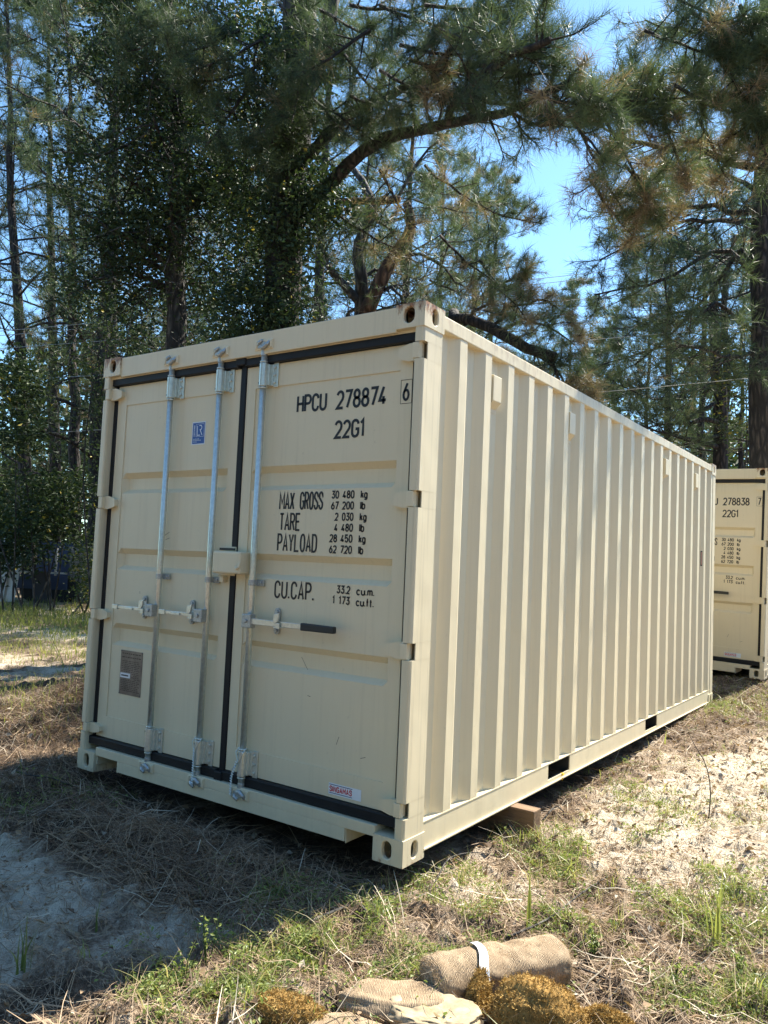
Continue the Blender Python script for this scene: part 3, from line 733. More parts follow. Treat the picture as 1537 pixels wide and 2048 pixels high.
def dress(mb, cl, rg, P, r, spread, nb, tufts, size, K, width, tint=.35, brown=.08, up=.25, start=.25, sub=3, sides=4, flat=.5, droop=0.):
    """side branches with needle tufts along limb polyline P"""
    n = len(P); C = []; D = []; T = []
    seg = np.linalg.norm(np.diff(P, axis=0), axis=1).sum()
    for k in range(nb):
        t = start+(1-start)*((k+rg.uniform(.1, .9))/nb); f = t*(n-1); i = min(int(f), n-2); p = P[i]+(P[i+1]-P[i])*(f-i)
        tg = unit(P[i+1]-P[i]); rd = rg.normal(size=3); rd[2] *= flat; rd -= tg*np.dot(rd, tg); rd = unit(rd)
        d = unit(tg*rg.uniform(.3, .9)+rd+np.array([0, 0, up])); l = spread*(1.15-.65*t)*rg.uniform(.6, 1.2)
        q = p+d*l*.5; e = q+unit(d+np.array([0, 0, up*1.2])+rg.normal(size=3)*.25)*l*.5
        mb.tube([p, q, e], [r*.5*(1-.5*t)+.003, r*.3*(1-.5*t)+.002, .003], sides, cap=False)
        br = rg.random() < brown; tt = .9 if br else tint+rg.uniform(-.26, .30)
        ends = [(e, unit(e-q))]
        for j in range(sub):
            u = rg.uniform(.25, .95); a = p+(q-p)*min(1, 2*u) if u < .5 else q+(e-q)*(2*u-1)
            dd = unit(unit(e-p)*.8+rg.normal(size=3)*.6+np.array([0, 0, up])); b = a+dd*l*rg.uniform(.2, .42)
            mb.tube([a, b], [.004+r*.1, .002], 3, cap=False); ends.append((b, dd))
        for b, dd in ends:
            for q2 in range(tufts):
                C.append(b-dd*q2*size*.55+rg.normal(size=3)*size*.10); D.append(dd+rg.normal(size=3)*.15+np.array([0, 0, .1])); T.append(tt)
    if C: needles(cl, C, D, size*rg.uniform(.8, 1.15, len(C)), K, width, rg, np.array(T), droop)
def finish_tree(name, wood, cl, bark, leafm, label, cat='tree', group=None, loc=None):
    t = empty(name); 
    w = wood.build('trunk', bark, t, smooth=True)
    if cl is not None and cl.V: cl.build('crown', leafm, t)
    tag(t, label, cat, group); return t

# ---- tall pines: built at the origin, then stood where they grow
def make_pine(seed, H, r0, cb, spread, nl, K=12, width=.011, size=.24, tint=.38, lean=(0, 0), nb=9, top=1.0):
    rg = np.random.default_rng(seed); wood = MB(); cl = Cloud()
    pts = [(0, 0, -.3), (lean[0]*H*.3, lean[1]*H*.3, H*.3), (lean[0]*H*.65, lean[1]*H*.65, H*.65), (lean[0]*H, lean[1]*H, H)]
    P = limb(wood, rg, pts, r0, r0*.10, 16, 10, .03)
    for k in range(nl):
        t = cb+(1-cb)*((k+rg.random()*.8)/nl)**.82; f = t*15; i = min(int(f), 14); p = P[i]+(P[i+1]-P[i])*(f-i)
        a = k*2.4+rg.uniform(-.5, .5); L = spread*(1.0-.68*((t-cb)/(1-cb))**1.5)*rg.uniform(.6, 1.15)*top
        d = np.array([math.cos(a), math.sin(a), 0])
        q = [p, p+d*L*.4+np.array([0, 0, L*rg.uniform(.0, .18)]), p+d*L*.75+np.array([0, 0, L*rg.uniform(.05, .3)]), p+d*L+np.array([0, 0, L*rg.uniform(.1, .5)])]
        Q = limb(wood, rg, q, r0*.22*(1.2-t), .008, 6, 5)
        dress(wood, cl, rg, Q, r0*.16*(1.2-t), L*.42, nb, 2, size, K, width, tint+rg.uniform(-.12, .12), .05, .3, .22, 3)
    dress(wood, cl, rg, P[-3:], .02, .8, 14, 2, size, K, width, tint, .05, .6, .0, 3)
    return wood, cl
PINES = {}
def stand_pine(key, x, y, H, rot, label, group, leanxy=(0, 0), r=None, z=None):
    """first use of a pattern moves the tree itself, later ones copy the tree, its trunk and its crown"""
    if key not in PINES:
        wood, cl = make_pine(**PINE_SPEC[key])
        root = finish_tree('pine_tree', wood, cl, M_BARK, M_NEEDLE, label, 'pine tree', group); PINES[key] = root
    else:
        src = PINES[key]; root = src.copy(); COL.objects.link(root)
        for ch in list(src.children):
            c = ch.copy(); COL.objects.link(c); c.parent = root
    s = H/PINE_SPEC[key]['H']
    root.location = (x, y, float(GH(x, y)) if z is None else z)
    root.rotation_mode = 'ZYX'; root.rotation_euler = (-.57*leanxy[0], .82*leanxy[0], rot)
    w = (r/PINE_SPEC[key]['r0'] if r else s); root.scale = (s, s, s)
    tag(root, label, 'pine tree', group); return root
PINE_SPEC = {
 'a': dict(seed=11, H=17, r0=.20, cb=.30, spread=2.6, nl=30, tint=.45),
 'b': dict(seed=12, H=17, r0=.19, cb=.45, spread=3.0, nl=26, tint=.38),
 'c': dict(seed=13, H=13, r0=.13, cb=.25, spread=2.8, nl=30, tint=.55, width=.016, K=10, size=.26),
 'd': dict(seed=14, H=18, r0=.24, cb=.16, spread=3.9, nl=46, tint=.42, nb=12),
}
def ground_at(px, d):
    """ground x,y under photo column px at depth d (seen at eye level)"""
    p = PX(px, 1110, d); return p[0], p[1]
G_BACK = 'tall pines standing beyond the clearing'
for px, d, key, H, rot, lab, lean in (
    (66, 19, 'a', 17, .3, 'leaning tall pine, leftmost of the three straight trunks past the container', (-.115, 0)),
    (119, 23, 'b', 19, 1.9, 'tall pine with slim bare trunk between two others left of the container', (-.088, 0)),
    (160, 21, 'b', 17.5, 4.0, 'tall pine with grey furrowed trunk, third from the left', (-.086, 0)),
    (226, 22, 'a', 18, 2.4, 'tall pine whose trunk rises just above the left corner of the container', (-.055, 0)),
    (-40, 22, 'b', 19, 5.2, 'tall pine at the left edge of the view with only its limbs showing', (-.04, 0)),
    (30, 34, 'c', 11, .9, 'shorter round pine far off at the left under the open sky', (0, 0)),
    (300, 27, 'a', 18, 5.0, 'pine behind the vine covered tree, mostly hidden by its leaves', (0, 0)),
    (440, 26, 'c', 15, 3.0, 'bushy pine seen through the gap between the two dark trunks', (0, 0)),
    (700, 24, 'd', 15.5, 1.0, 'broad green pine seen through the forked broken tree', (0, 0)),
    (860, 26, 'd', 15.0, 3.6, 'broad pine rising right behind the near top corner of the container', (0, 0)),
    (955, 23, 'd', 13.0, 5.5, 'pine with reaching limbs beside the open patch of sky', (.02, 0)),
    (1130, 44, 'c', 18, 1.4, 'small round topped pine far away in the gap of blue sky', (0, 0)),
    (1290, 30, 'c', 14.5, 2.2, 'pine behind the power lines right of the sky gap', (0, 0)),
    (1400, 27, 'b', 17, 3.3, 'slender pine behind the twin trunks near the second container', (0, 0)),
    (1220, 34, 'c', 12.5, 4.4, 'low pine showing over the middle of the roof rail', (0, 0)),
    (610, 17, 'd', 15.5, 2.7, 'leafy pine close behind the huge vine covered trunk', (0, .02)),
    (790, 18, 'd', 13.5, 4.6, 'dense pine filling the space right of the broken limb', (0, 0)),
    (930, 30, 'd', 17.5, 2.2, 'tall pine behind the limbs left of the open sky', (0, 0)),
    (520, 21, 'd', 17, 6.0, 'pine showing between the two dark trunks, sun on its far side', (0, 0)),
    (1050, 30, 'c', 9.5, 2.9, 'low bushy pine under the open patch of sky', (0, 0)),
    (1330, 21, 'd', 12.5, 1.6, 'wide dark pine left of the twin trunks', (0, 0)),
    (1480, 29, 'c', 15, 3.9, 'bushy pine between the twin trunks and the right edge', (0, 0)),
    (1165, 27, 'c', 9.5, .2, 'young pine just showing over the roof rail near its middle', (0, 0)),
    (190, 19, 'd', 20, 3.1, 'heavily limbed pine behind the vine covered leafy tree', (-.02, 0)),
    (95, 40, 'c', 15, 5.0, 'distant pine behind the straight trunks at the left', (0, 0)),
    (240, 38, 'c', 14, 1.2, 'distant pine just left of the near container corner', (0, 0)),
    (1600, 22, 'd', 18, .5, 'spreading pine at the right edge reaching limbs into view', (0, 0))):
    x, y = ground_at(px, d); stand_pine(key, x, y, H, rot, lab, G_BACK, lean)

# ---- the big right-hand pine, its limbs laid out one by one
def PL(*a): return [PX(*p) for p in a]
rg = np.random.default_rng(5)
w = MB(); cl = Cloud(); D = 15
base = np.array([*ground_at(1529, D), -.1])
limb(w, rg, [base-[0, 0, .3], PX(1525, 760, D), PX(1528, 480, D), PX(1532, 240, D), PX(1538, 20, D), PX(1544, -220, D)], .26, .13, 16, 14, .02)
for pts, r0, nb in ((((1508, 335, D), (1410, 300, D-.4), (1280, 290, D-.7), (1180, 240, D-1.2)), .085, 14), (((1505, 425, D), (1400, 410, D+.3), (1290, 425, D+.1), (1210, 425, D-.1)), .06, 12),
    (((1508, 440, D), (1420, 440, D-.8), (1330, 455, D-1.4), (1200, 520, D-1.8)), .055, 12), (((1505, 545, D), (1440, 500, D-.3), (1330, 560, D-.8), (1190, 590, D-1.2)), .06, 12),
    (((1508, 540, D), (1470, 510, D+.5), (1380, 640, D+.9), (1270, 730, D+1)), .055, 12), (((1505, 250, D), (1440, 190, D-.8), (1340, 200, D-1.5), (1240, 160, D-2)), .06, 13),
    (((1510, 380, D), (1460, 350, D+.8), (1380, 340, D+1.2), (1300, 330, D+1.5)), .05, 10), (((1515, 120, D), (1450, 60, D-.5), (1380, 60, D-.8), (1290, 40, D-1.2)), .06, 12),
    (((1505, 660, D), (1440, 610, D-.3), (1390, 640, D-.5), (1330, 640, D-.8)), .045, 9), (((1520, 600, D), (1560, 560, D), (1600, 540, D), (1650, 520, D)), .05, 8),
    (((1515, 300, D), (1560, 260, D-.5), (1600, 240, D-.8), (1660, 220, D-1)), .05, 10), (((1525, 60, D), (1580, 20, D-.5), (1640, 20, D-.8), (1700, 10, D-1)), .05, 10),
    (((1508, 700, D), (1470, 715, D-.6), (1420, 700, D-1.), (1360, 690, D-1.4)), .04, 9)):
    P = limb(w, rg, PL(*pts), r0, .014, 9, 6, .03); dress(w, cl, rg, P, r0*.5, 1.3, int(nb*2.6), 2, .23, 15, .0075, .32, .06, .15, .10, 5)
P = limb(w, rg, [(-.7, 13.2, 9.0), (-.3, 11, 8.8), (.5, 8.9, 7.9), (.95, 7.3, 7.1)], .06, .014, 9, 6, .03); dress(w, cl, rg, P, .03, .8, 12, 1, .22, 12, .006, .32, .06, .1, .5, 3)
finish_tree('pine_tree', w, cl, M_BARK, M_NEEDLE, 'dark trunked big pine at the right edge behind the second container', 'pine tree')

# ---- twin trunk pine left of it
w = MB(); cl = Cloud(); D = 19
base = np.array([*ground_at(1445, D), 0])
limb(w, rg, [base-[0, 0, .3], PX(1443, 840, D), PX(1430, 720, D), PX(1428, 620, D), PX(1424, 560, D), PX(1400, 500, D)], .20, .06, 12, 9, .02)
limb(w, rg, [PX(1445, 850, D), PX(1455, 740, D+.2), PX(1448, 650, D+.3), PX(1452, 560, D+.4), PX(1470, 470, D+.4)], .12, .04, 10, 8, .02)
for pts, r0, nb in ((((1440, 800, D), (1390, 830, D-.6), (1340, 850, D-1), (1270, 860, D-1.5)), .05, 9), (((1435, 760, D), (1380, 780, D-.4), (1320, 800, D-.9), (1240, 770, D-1.6)), .05, 11),
    (((1430, 700, D), (1370, 690, D-.6), (1290, 700, D-1.4), (1200, 730, D-2)), .05, 12), (((1428, 640, D), (1370, 620, D-.4), (1290, 640, D-.9), (1230, 690, D-1.2)), .045, 10),
    (((1430, 600, D), (1480, 590, D), (1530, 560, D), (1580, 560, D)), .04, 8), (((1455, 760, D), (1500, 750, D), (1550, 760, D), (1600, 740, D)), .04, 8),
    (((1442, 870, D), (1380, 880, D-.8), (1320, 865, D-1.6), (1250, 845, D-2)), .05, 9)):
    P = limb(w, rg, PL(*pts), r0, .012, 8, 6, .03); dress(w, cl, rg, P, r0*.5, 1.5, nb*2, 2, .24, 14, .009, .42, .05, .1, .15, 4)
for pts in (((1440, 845, D), (1405, 838, D-.4), (1378, 850, D-.6)), ((1440, 895, D), (1400, 885, D-.4), (1370, 878, D-.6))):
    limb(w, rg, PL(*pts), .065, .05, 5, 8)
finish_tree('pine_tree', w, cl, M_BARK, M_NEEDLE, 'twin trunked pine with two sawn off stubs over the second container', 'pine tree')

# ---- the large vine covered pine behind the left half of the container, with long curved limbs
w = MB(); cl = Cloud(); D = 9.5
base = np.array([*ground_at(560, D), -.1])
limb(w, rg, [base-[0, 0, .3], PX(562, 660, D), PX(572, 480, D), PX(582, 300, D), PX(600, 60, D+.1), PX(612, -200, D+.2)], .235, .20, 16, 14, .02)
limb(w, rg, PL((590, 240, D), (640, 110, D), (665, 0, D), (690, -160, D)), .11, .08, 8, 9)
NEAR = [(((635, 400, D), (700, 325, D-.3), (790, 272, D-.7), (880, 250, D-1.2), (1000, 225, D-1.8), (1140, 165, D-2.6)), .090, 10),
        (((600, 330, D), (690, 240, D-.2), (780, 190, D-.4), (850, 166, D-.8), (980, 120, D-1.4)), .075, 9),
        (((895, 250, D-1.3), (905, 215, D-1.5), (940, 180, D-1.9), (1010, 120, D-2.4), (1100, 80, D-2.8)), .045, 9)]
LIMBS = []
for pts, r0, n in NEAR: LIMBS.append(limb(w, rg, PL(*pts), r0, .03, 12, 9, .012))
t = empty('pine_tree')
w.build('trunk', M_BARK, t, smooth=True)
w = MB()
for P in LIMBS: dress(w, cl, rg, P, .04, .75, 16, 2, .19, 34, .0035, .38, .12, .1, .45, 4, flat=.8)
# hanging sprays over the top of the view: one pass per spray of needles
rg = np.random.default_rng(77)
def spray(cx, cy, d, ang, L, n, tint, brown=.1, size=.19, K=34, width=.0032, dz=.2):
    p0 = PX(cx, cy, d); e = PX(cx+L*math.cos(ang), cy+L*math.sin(ang), d-dz); mid = (p0+e)/2+np.array([0, 0, -.05])
    P = limb(w, rg, [p0, mid, e], .022, .007, 7, 5, .01)
    dress(w, cl, rg, P, .018, .42, n, 2, size, K, width, tint, brown, .12, .05, 3, flat=1.)
for cx, cy, d, ang, L, n, tn, br in (
    (1000,225,7.6,.15,170,12,.35,.1),(960,130,7.4,.1,190,14,.4,.25),(1050,110,7.0,.2,190,14,.42,.2),(880,60,7.6,.3,200,13,.3,.3),(800,90,8.0,.1,180,12,.3,.25),
    (1130,170,6.9,.2,190,15,.45,.15),(1180,120,6.6,.25,170,12,.42,.1),(740,60,8.4,2.6,190,12,.3,.1),(690,110,8.6,.8,150,11,.28,.15),(760,140,8.2,.4,190,12,.3,.2),
    (620,90,8.8,1.8,160,12,.3,.1),(540,70,9.0,2.7,170,13,.32,.05),(520,130,9.2,2.9,150,12,.34,.05),(590,180,9,2.3,150,11,.28,.1),(480,60,9,2.8,150,12,.32,.08),(430,20,9.2,2.9,150,11,.33,.05),
    (1110,190,7.2,.9,170,11,.5,.55),(1150,230,7.0,1.1,230,16,.5,.6),(1210,240,6.8,1.0,230,16,.5,.5),(1180,360,7.0,.9,150,12,.5,.6),(1250,330,6.8,.9,150,12,.5,.4),
    (1290,60,6.2,.3,210,15,.42,.12),(1380,20,6,.6,190,14,.4,.1),(1430,110,6,.9,170,14,.42,.25),(1350,170,6.2,.4,200,14,.46,.3),(1460,200,6.2,.6,150,12,.5,.5),(1300,-30,6.2,.4,230,14,.38,.1),(1480,10,5.9,1.1,170,13,.4,.1),
    (1240,130,6.5,-.1,190,14,.42,.1),(1180,190,6.7,.1,200,14,.4,.25),(700,10,8.6,0,170,11,.3,.2),(850,10,8,0,180,12,.32,.25),(900,-40,7.8,.2,200,12,.35,.2),(930,190,7.7,.1,170,12,.33,.35),(830,170,8.1,.2,150,10,.3,.35),
    (640,200,8.9,.6,150,9,.3,.3),(700,190,8.7,.3,140,9,.3,.3),(560,240,9.1,1.9,110,8,.3,.15),(1400,240,6.4,1.1,140,10,.5,.5),(1330,240,6.6,1.2,150,11,.5,.5),(1500,120,6.1,1.4,160,12,.45,.4),(560,10,9,.6,170,13,.3,.08),(640,20,8.8,.4,170,12,.3,.1),(500,170,9.1,2.2,150,12,.33,.05),(600,150,9,.9,160,12,.28,.1),(760,10,8.3,.3,180,12,.3,.2),(820,120,8,.2,180,11,.3,.3),(950,60,7.6,.2,180,12,.36,.25),(380,30,9.4,2.6,170,13,.33,.05),(1440,60,6,.3,170,13,.4,.2),(1500,220,6,1.2,130,10,.45,.4)):
    far = cx > 1120; cy += 70 if 1030 < cx < 1270 and cy < 135 else 0; spray(cx, cy, d+(2.5 if far else 0), ang, L, n+(-2 if br >= .4 else 1 if far else 0), tn+(.06 if far else 0), br*(.9 if br >= .4 else .5), size=.215 if far else .20, K=26, width=.0052 if far else .0044)
for cx, cy, d, ang, L, n in ((660,420,9.6,.5,170,11),(850,330,9.6,.6,170,11),(830,400,13.5,.2,130,9),(880,470,10,.7,150,10),(930,400,10.2,.3,160,10),(960,520,10,.9,140,9),(860,560,13,.3,110,8),(760,340,9.8,1.0,140,9)):
    spray(cx, cy, d, ang, L, n, .42, .3, size=.19, K=18, width=.0046)
w.build('twigs', M_BARK, t)
cl.build('crown', M_NEEDLE, t)
tag(t, 'huge vine covered pine behind the doors with long curved limbs reaching over the container', 'pine tree')

# ---- forked tree with a broken red-brown limb
w = MB(); cl = Cloud(); D = 12.5; rg = np.random.default_rng(8)
t = empty('broken_tree')
base = np.array([*ground_at(722, D), -.1])
limb(w, rg, [base-[0, 0, .3], PX(724, 650, D), PX(722, 560, D), PX(716, 500, D), PX(738, 440, D), PX(746, 400, D), PX(700, 330, D+.4)], .13, .05, 14, 9, .01)
w.build('trunk', M_BARKG, t, smooth=True)
w = MB(); limb(w, rg, PL((726, 640, D), (752, 580, D-.1), (792, 510, D-.2), (822, 462, D-.3), (818, 432, D-.3), (812, 405, D-.3)), .135, .06, 10, 10, .01); w.build('broken_limb', M_BARKR, t, smooth=True)
w = MB(); limb(w, rg, PL((640, 392, D+.2), (700, 403, D-.1), (800, 398, D-.5)), .06, .05, 6, 9, .01); w.build('limb_stub', M_BARKR, t, smooth=True)
w = MB(); limb(w, rg, PL((724, 610, D), (700, 585, D-.1), (665, 545, D-.2), (655, 528, D-.3)), .075, .05, 6, 8, .01)
for pts in (((740, 430, D), (770, 450, D), (800, 480, D+.2)), ((720, 560, D), (770, 540, D+.3), (850, 560, D+.6)), ((790, 520, D), (850, 510, D+.2), (900, 550, D+.2), (940, 580, D+.2)), ((745, 400, D), (800, 380, D-.2), (850, 300, D-.2), (900, 260, D)),
            ((722, 600, D), (690, 640, D), (660, 700, D)), ((738, 445, D), (700, 470, D+.2), (660, 480, D+.2)), ((760, 570, D), (800, 590, D-.4), (850, 640, D-.6))):
    P = limb(w, rg, PL(*pts), .035, .01, 8, 6, .03); dress(w, cl, rg, P, .02, .75, 15, 1, .2, 16, .005, .45, .15, .1, .1, 4)
w.build('branch', M_BARKG, t)
cl.build('crown', M_NEEDLE, t)
tag(t, 'forked tree with a thick broken reddish limb pointing up over the header', 'tree')

# ---- dead brown pine bough lying over the far roof edge, from a leaning pine
w = MB(); cl = Cloud(); D = 10.5; rg = np.random.default_rng(21)
base = np.array([*ground_at(905, 14), -.05])
limb(w, rg, [base-[0, 0, .3], PX(905, 700, 13), PX(915, 640, 12.2), PX(980, 655, 11.6), PX(1040, 690, 11), PX(1110, 715, D)], .10, .07, 14, 9, .01)
for pts in (((1000, 665, 11.4), (1060, 640, 11), (1110, 660, D), (1150, 690, D-.2)), ((1040, 690, 11), (1090, 720, D+.2), (1130, 760, D), (1160, 800, D-.2)), ((980, 655, 11.6), (1020, 610, 11.4), (1070, 600, 11.2), (1120, 620, 11)),
            ((930, 650, 12), (980, 600, 11.6), (1020, 560, 11.4), (1060, 560, 11.2)), ((1080, 705, D+.2), (1110, 740, D), (1120, 780, D-.2), (1150, 760, D-.3)), ((905, 680, 13), (950, 690, 12.6), (1000, 720, 12.4), (1060, 770, 12))):
    P = limb(w, rg, PL(*pts), .03, .008, 8, 5, .03); dress(w, cl, rg, P, .018, .62, 16, 2, .19, 26, .0045, .55, .5, .05, .1, 4, droop=.12)
finish_tree('pine_tree', w, cl, M_BARK, M_NEEDLE, 'bent pine with dead brown boughs hanging just behind the long roof rail', 'pine tree')

# ---- broadleaf masses
def leafy_limbs(w, rg, P, nb, spread, up=.2):
    C = []; n = len(P)
    for k in range(nb):
        f = rg.uniform(.1, 1)*(n-1); i = min(int(f), n-2); p = P[i]+(P[i+1]-P[i])*(f-i)
        d = unit(rg.normal(size=3)*np.array([1, 1, .7])+np.array([0, 0, up])); l = spread*rg.uniform(.4, 1.1)
        q = p+d*l*.5+rg.normal(size=3)*.05; e = q+unit(d+rg.normal(size=3)*.4)*l*.5
        w.tube([p, q, e], [.018, .010, .004], 4, cap=False)
        for u in np.linspace(.3, 1.05, 6): C.append(p+(e-p)*u+rg.normal(size=3)*.10)
    return C
def leaf_cluster(cl, C, per, rad, size, rg, tint, light=.1):
    C = np.array(C); n = len(C); X_ = np.repeat(C, per, 0)+rg.normal(size=(n*per, 3))*rad
    T = np.repeat(np.clip(tint+rg.normal(size=n)*.14, 0, .75), per); T[rg.random(n*per) < light*.02] = .95
    leaves(cl, X_, size, rg, T)
rg = np.random.default_rng(40)
w = MB(); cl = Cloud(); D = 10.5; t = empty('oak_tree')
base = np.array([*ground_at(352, D), -.1])
T0 = limb(w, rg, [base-[0, 0, .3], PX(350, 680, D), PX(352, 520, D), PX(362, 360, D), PX(350, 180, D), PX(340, -60, D)], .15, .09, 14, 9, .03)
C = []
for k in range(26):
    f = rg.uniform(3.5, 13.4); i = min(int(f), 12); p = T0[i]+(T0[i+1]-T0[i])*(f-i); a = rg.uniform(0, 6.28); L = rg.uniform(.7, 1.5)
    P = limb(w, rg, [p, p+np.array([math.cos(a)*L*.5, math.sin(a)*L*.5, .25]), p+np.array([math.cos(a)*L, math.sin(a)*L, rg.uniform(-.1, .7)])], .04, .012, 5, 5)
    C += leafy_limbs(w, rg, P, 9, .7)
for k in range(520):
    x = rg.uniform(130, 620); p = PX(x, rg.uniform(60, 725), rg.uniform(9.3, 11)); d_ = unit(rg.normal(size=3)+np.array([0, 0, -.5]))*rg.uniform(.25, .8)
    w.tube([p, p+d_*.5+rg.normal(size=3)*.03, p+d_], [.007, .005, .002], 3, cap=False)
k = 0
while k < 1500:
    x = rg.uniform(120, 540); y = rg.uniform(-60, 725); e_ = ss(120, 260, x-60*(y > 300))*(1-.5*ss(460, 540, x))
    if fbm(x*.018+3, y*.018, 55, 3) > .66-.20*e_-.05*(y < 330): C.append(PX(x, y, rg.uniform(9.6, 12))); k += 1
    else: k += .05
w.build('trunk', M_BARKG, t, smooth=True); leaf_cluster(cl, C, 15, .14, .075, rg, .20, .3)
cl.build('crown', M_LEAF, t); tag(t, 'dense dark leafed tree smothered in vines behind the left door', 'tree')
# vines and leaves on the big trunk
cl = Cloud(); w = MB(); C = []
for k in range(420):
    u = rg.random(); p = PX(560+18*u+rg.normal()*38, 700-640*u, 9.3+rg.normal()*.25); C.append(p)
for k in range(26):
    x = rg.uniform(500, 660); y = rg.uniform(250, 640); P = limb(w, rg, PL((x, y, 9.2), (x+rg.normal()*15, y+60, 9.1), (x+rg.normal()*25, y+rg.uniform(90, 170), 9.1)), .006, .003, 6, 4)
for k in range(120):
    C.append(PX(rg.uniform(430, 560), rg.uniform(560, 730), 9.4+rg.normal()*.3))
for k in range(70): C.append(PX(640+rg.normal()*35, 410+rg.normal()*40, 9.2+rg.normal()*.2))
for k in range(60): C.append(PX(rg.uniform(430, 520), rg.uniform(330, 480), 9.6+rg.normal()*.4))
t = empty('climbing_vine'); w.build('stem', M_BARKG, t); leaf_cluster(cl, C, 22, .11, .075, rg, .20, .6); cl.build('foliage', M_LEAF, t)
tag(t, 'dark climbing vine wrapped round the huge pine trunk behind the doors', 'vine')
# shrubs left of the container
def shrub(cx, y0, y1, d, wpx, n, label, size=.10, tint=.3, seed=1, per=12):
    rg = np.random.default_rng(seed); w = MB(); cl = Cloud(); C = []; t = empty('shrub')
    b = np.array([*ground_at(cx, d), float(GH(*ground_at(cx, d)))]); hh = wpx/F_PX*d
    for k in range(4):
        e = PX(cx+rg.uniform(-.8, .8)*wpx, rg.uniform(y0, y1), d+rg.uniform(-.6, .6)*hh); a = b+rg.normal(size=3)*np.array([.25, .25, 0])
        limb(w, rg, [a, (a+e)/2+rg.normal(size=3)*.12, e], .022, .008, 8, 5)
    while len(C) < n:
        x = cx+rg.normal()*wpx*.5; y = rg.uniform(y0, y1)
        if fbm(x*.03+seed, y*.03, 7, 2) > .40: C.append(PX(x, y, d+rg.normal()*hh*.5))
    w.build('stem', M_BARKG, t); leaf_cluster(cl, C, per, .16, size, rg, tint, .5); cl.build('foliage', M_LEAF, t)
    tag(t, label, 'shrub', 'leafy shrubs left of the container'); return t
shrub(30, 720, 900, 15.5, 80, 260, 'dark glossy leafed shrub high up at the left edge in front of the pines', seed=1, size=.12)
shrub(100, 950, 1120, 16.5, 100, 420, 'dark leafed branches hanging over the blue trailer', seed=2, size=.12)
shrub(20, 1040, 1140, 16.8, 50, 120, 'dark low leafed shrub before the white metal sheets', seed=3, size=.12)
shrub(178, 1060, 1190, 16, 35, 110, 'yellow green shrub against the left edge of the container', seed=4, tint=.62, size=.08)
shrub(205, 560, 1000, 15, 40, 200, 'tall thin leafy sapling against the container corner', seed=6, tint=.35, size=.08)
shrub(1478, 640, 880, 17.5, 40, 90, 'autumn yellow leafed tree between the twin trunks and the big pine', seed=5, tint=.74, size=.10)

# ---- the wood behind everything and an added unseen ring: too many trees to count
rg = np.random.default_rng(3); cl = Cloud(); w = MB()
for k in range(84):
    px = -250+k*26+rg.uniform(-15, 15); d = rg.uniform(36, 62); b = np.array([*ground_at(px, d), -.2]); hgt = rg.uniform(7.5, 12)+(3 if 90 < px < 330 else 0)-(2 if px < 60 else 0)-(2.5 if 1050 < px < 1180 else 0)
    w.tube([b, b+np.array([rg.normal()*.3, rg.normal()*.3, hgt])], [.17, .06], 5, cap=False)
    n = 900; u = rg.random(n); rad = (1-u*.55)*2.6*np.sqrt(rg.random(n)); a = rg.uniform(0, 6.28, n)
    cc = np.stack([b[0]+np.cos(a)*rad, b[1]+np.sin(a)*rad, .4+u*hgt], 1)
    keep = fbm(cc[:, 0]*1.3+k, cc[:, 2]*1.3, 7, 2) > .40
    cc = cc[keep]; leaves(cl, np.repeat(cc, 2, 0)+rg.normal(size=(2*len(cc), 3))*.22, .42, rg, rg.uniform(.3, .6)+.12*rg.normal(size=2*len(cc)), .3, .55)
for k in range(46):  # out-of-view trees round the rest of the clearing, added to cut low sky light
    a = math.radians(rg.uniform(-5, 232)); d = rg.uniform(24, 40); b = np.array([1+math.cos(a)*0+math.sin(a)*d, math.cos(a)*d, -.2]); hgt = rg.uniform(11, 15)
    if b[0] < 9 and b[1] > 6: continue
    w.tube([b, b+np.array([rg.normal()*.3, rg.normal()*.3, hgt])], [.2, .06], 5, cap=False)
    n = 620; u = rg.random(n); rad = (1-u*.5)*3.4*np.sqrt(rg.random(n)); q_ = rg.uniform(0, 6.28, n)
    cc = np.stack([b[0]+np.cos(q_)*rad, b[1]+np.sin(q_)*rad, .4+u*hgt], 1); leaves(cl, np.repeat(cc, 2, 0)+rg.normal(size=(2*n, 3))*.25, .75, rg, rg.uniform(.3, .6)+.12*rg.normal(size=2*n), .3, .55)
o = cl.build('distant_woodland', M_LEAF); tag(o, 'distant woodland of mixed trees closing off the view behind the pines, with unseen trees added round the clearing to cut sky light', 'woodland', kind='stuff')
o = w.build('distant_trunks', M_BARKG); tag(o, 'thin far off trunks of the woodland behind the pines and of the unseen trees added round the clearing', 'woodland', kind='stuff')

# ------------------------------------------------------------------ things at the far left, cables
def GP(px, py, z=None):
    """ground point under a photo pixel"""
    c = np.array([(px-768.5)/F_PX, (py-1024)/F_PX, 1.])@CM
    zz = -.12 if z is None else z
    for k in range(1 if z is not None else 6):
        p = CAM_C+c*(zz-CAM_C[2])/c[2]
        if z is None: zz = float(GH(p[0], p[1]))
    return np.array([p[0], p[1], zz])
def at_back(px, z, d):
    p = PX(px, 1110, d); return np.array([p[0], p[1], z])
gz = float(GH(*at_back(100, 0, 18)[:2]))
DB = 18.
bx = at_back(40, gz, DB); ex = at_back(140, gz, DB); ax_ = unit(ex-bx); nx_ = np.array([ax_[1], -ax_[0], 0])
if np.dot(nx_, CAM_C-bx) < 0: nx_ = -nx_
def placed(name, org, u):
    t = empty(name, tuple(org)); t.rotation_euler = (0, 0, math.atan2(u[1], u[0])); return t
M_BLUEP = simple('faded_blue_paint', (.04, .06, .12), .5, 0, .35, 3); M_TYRE = simple('tyre_rubber', (.02, .02, .021), .8)
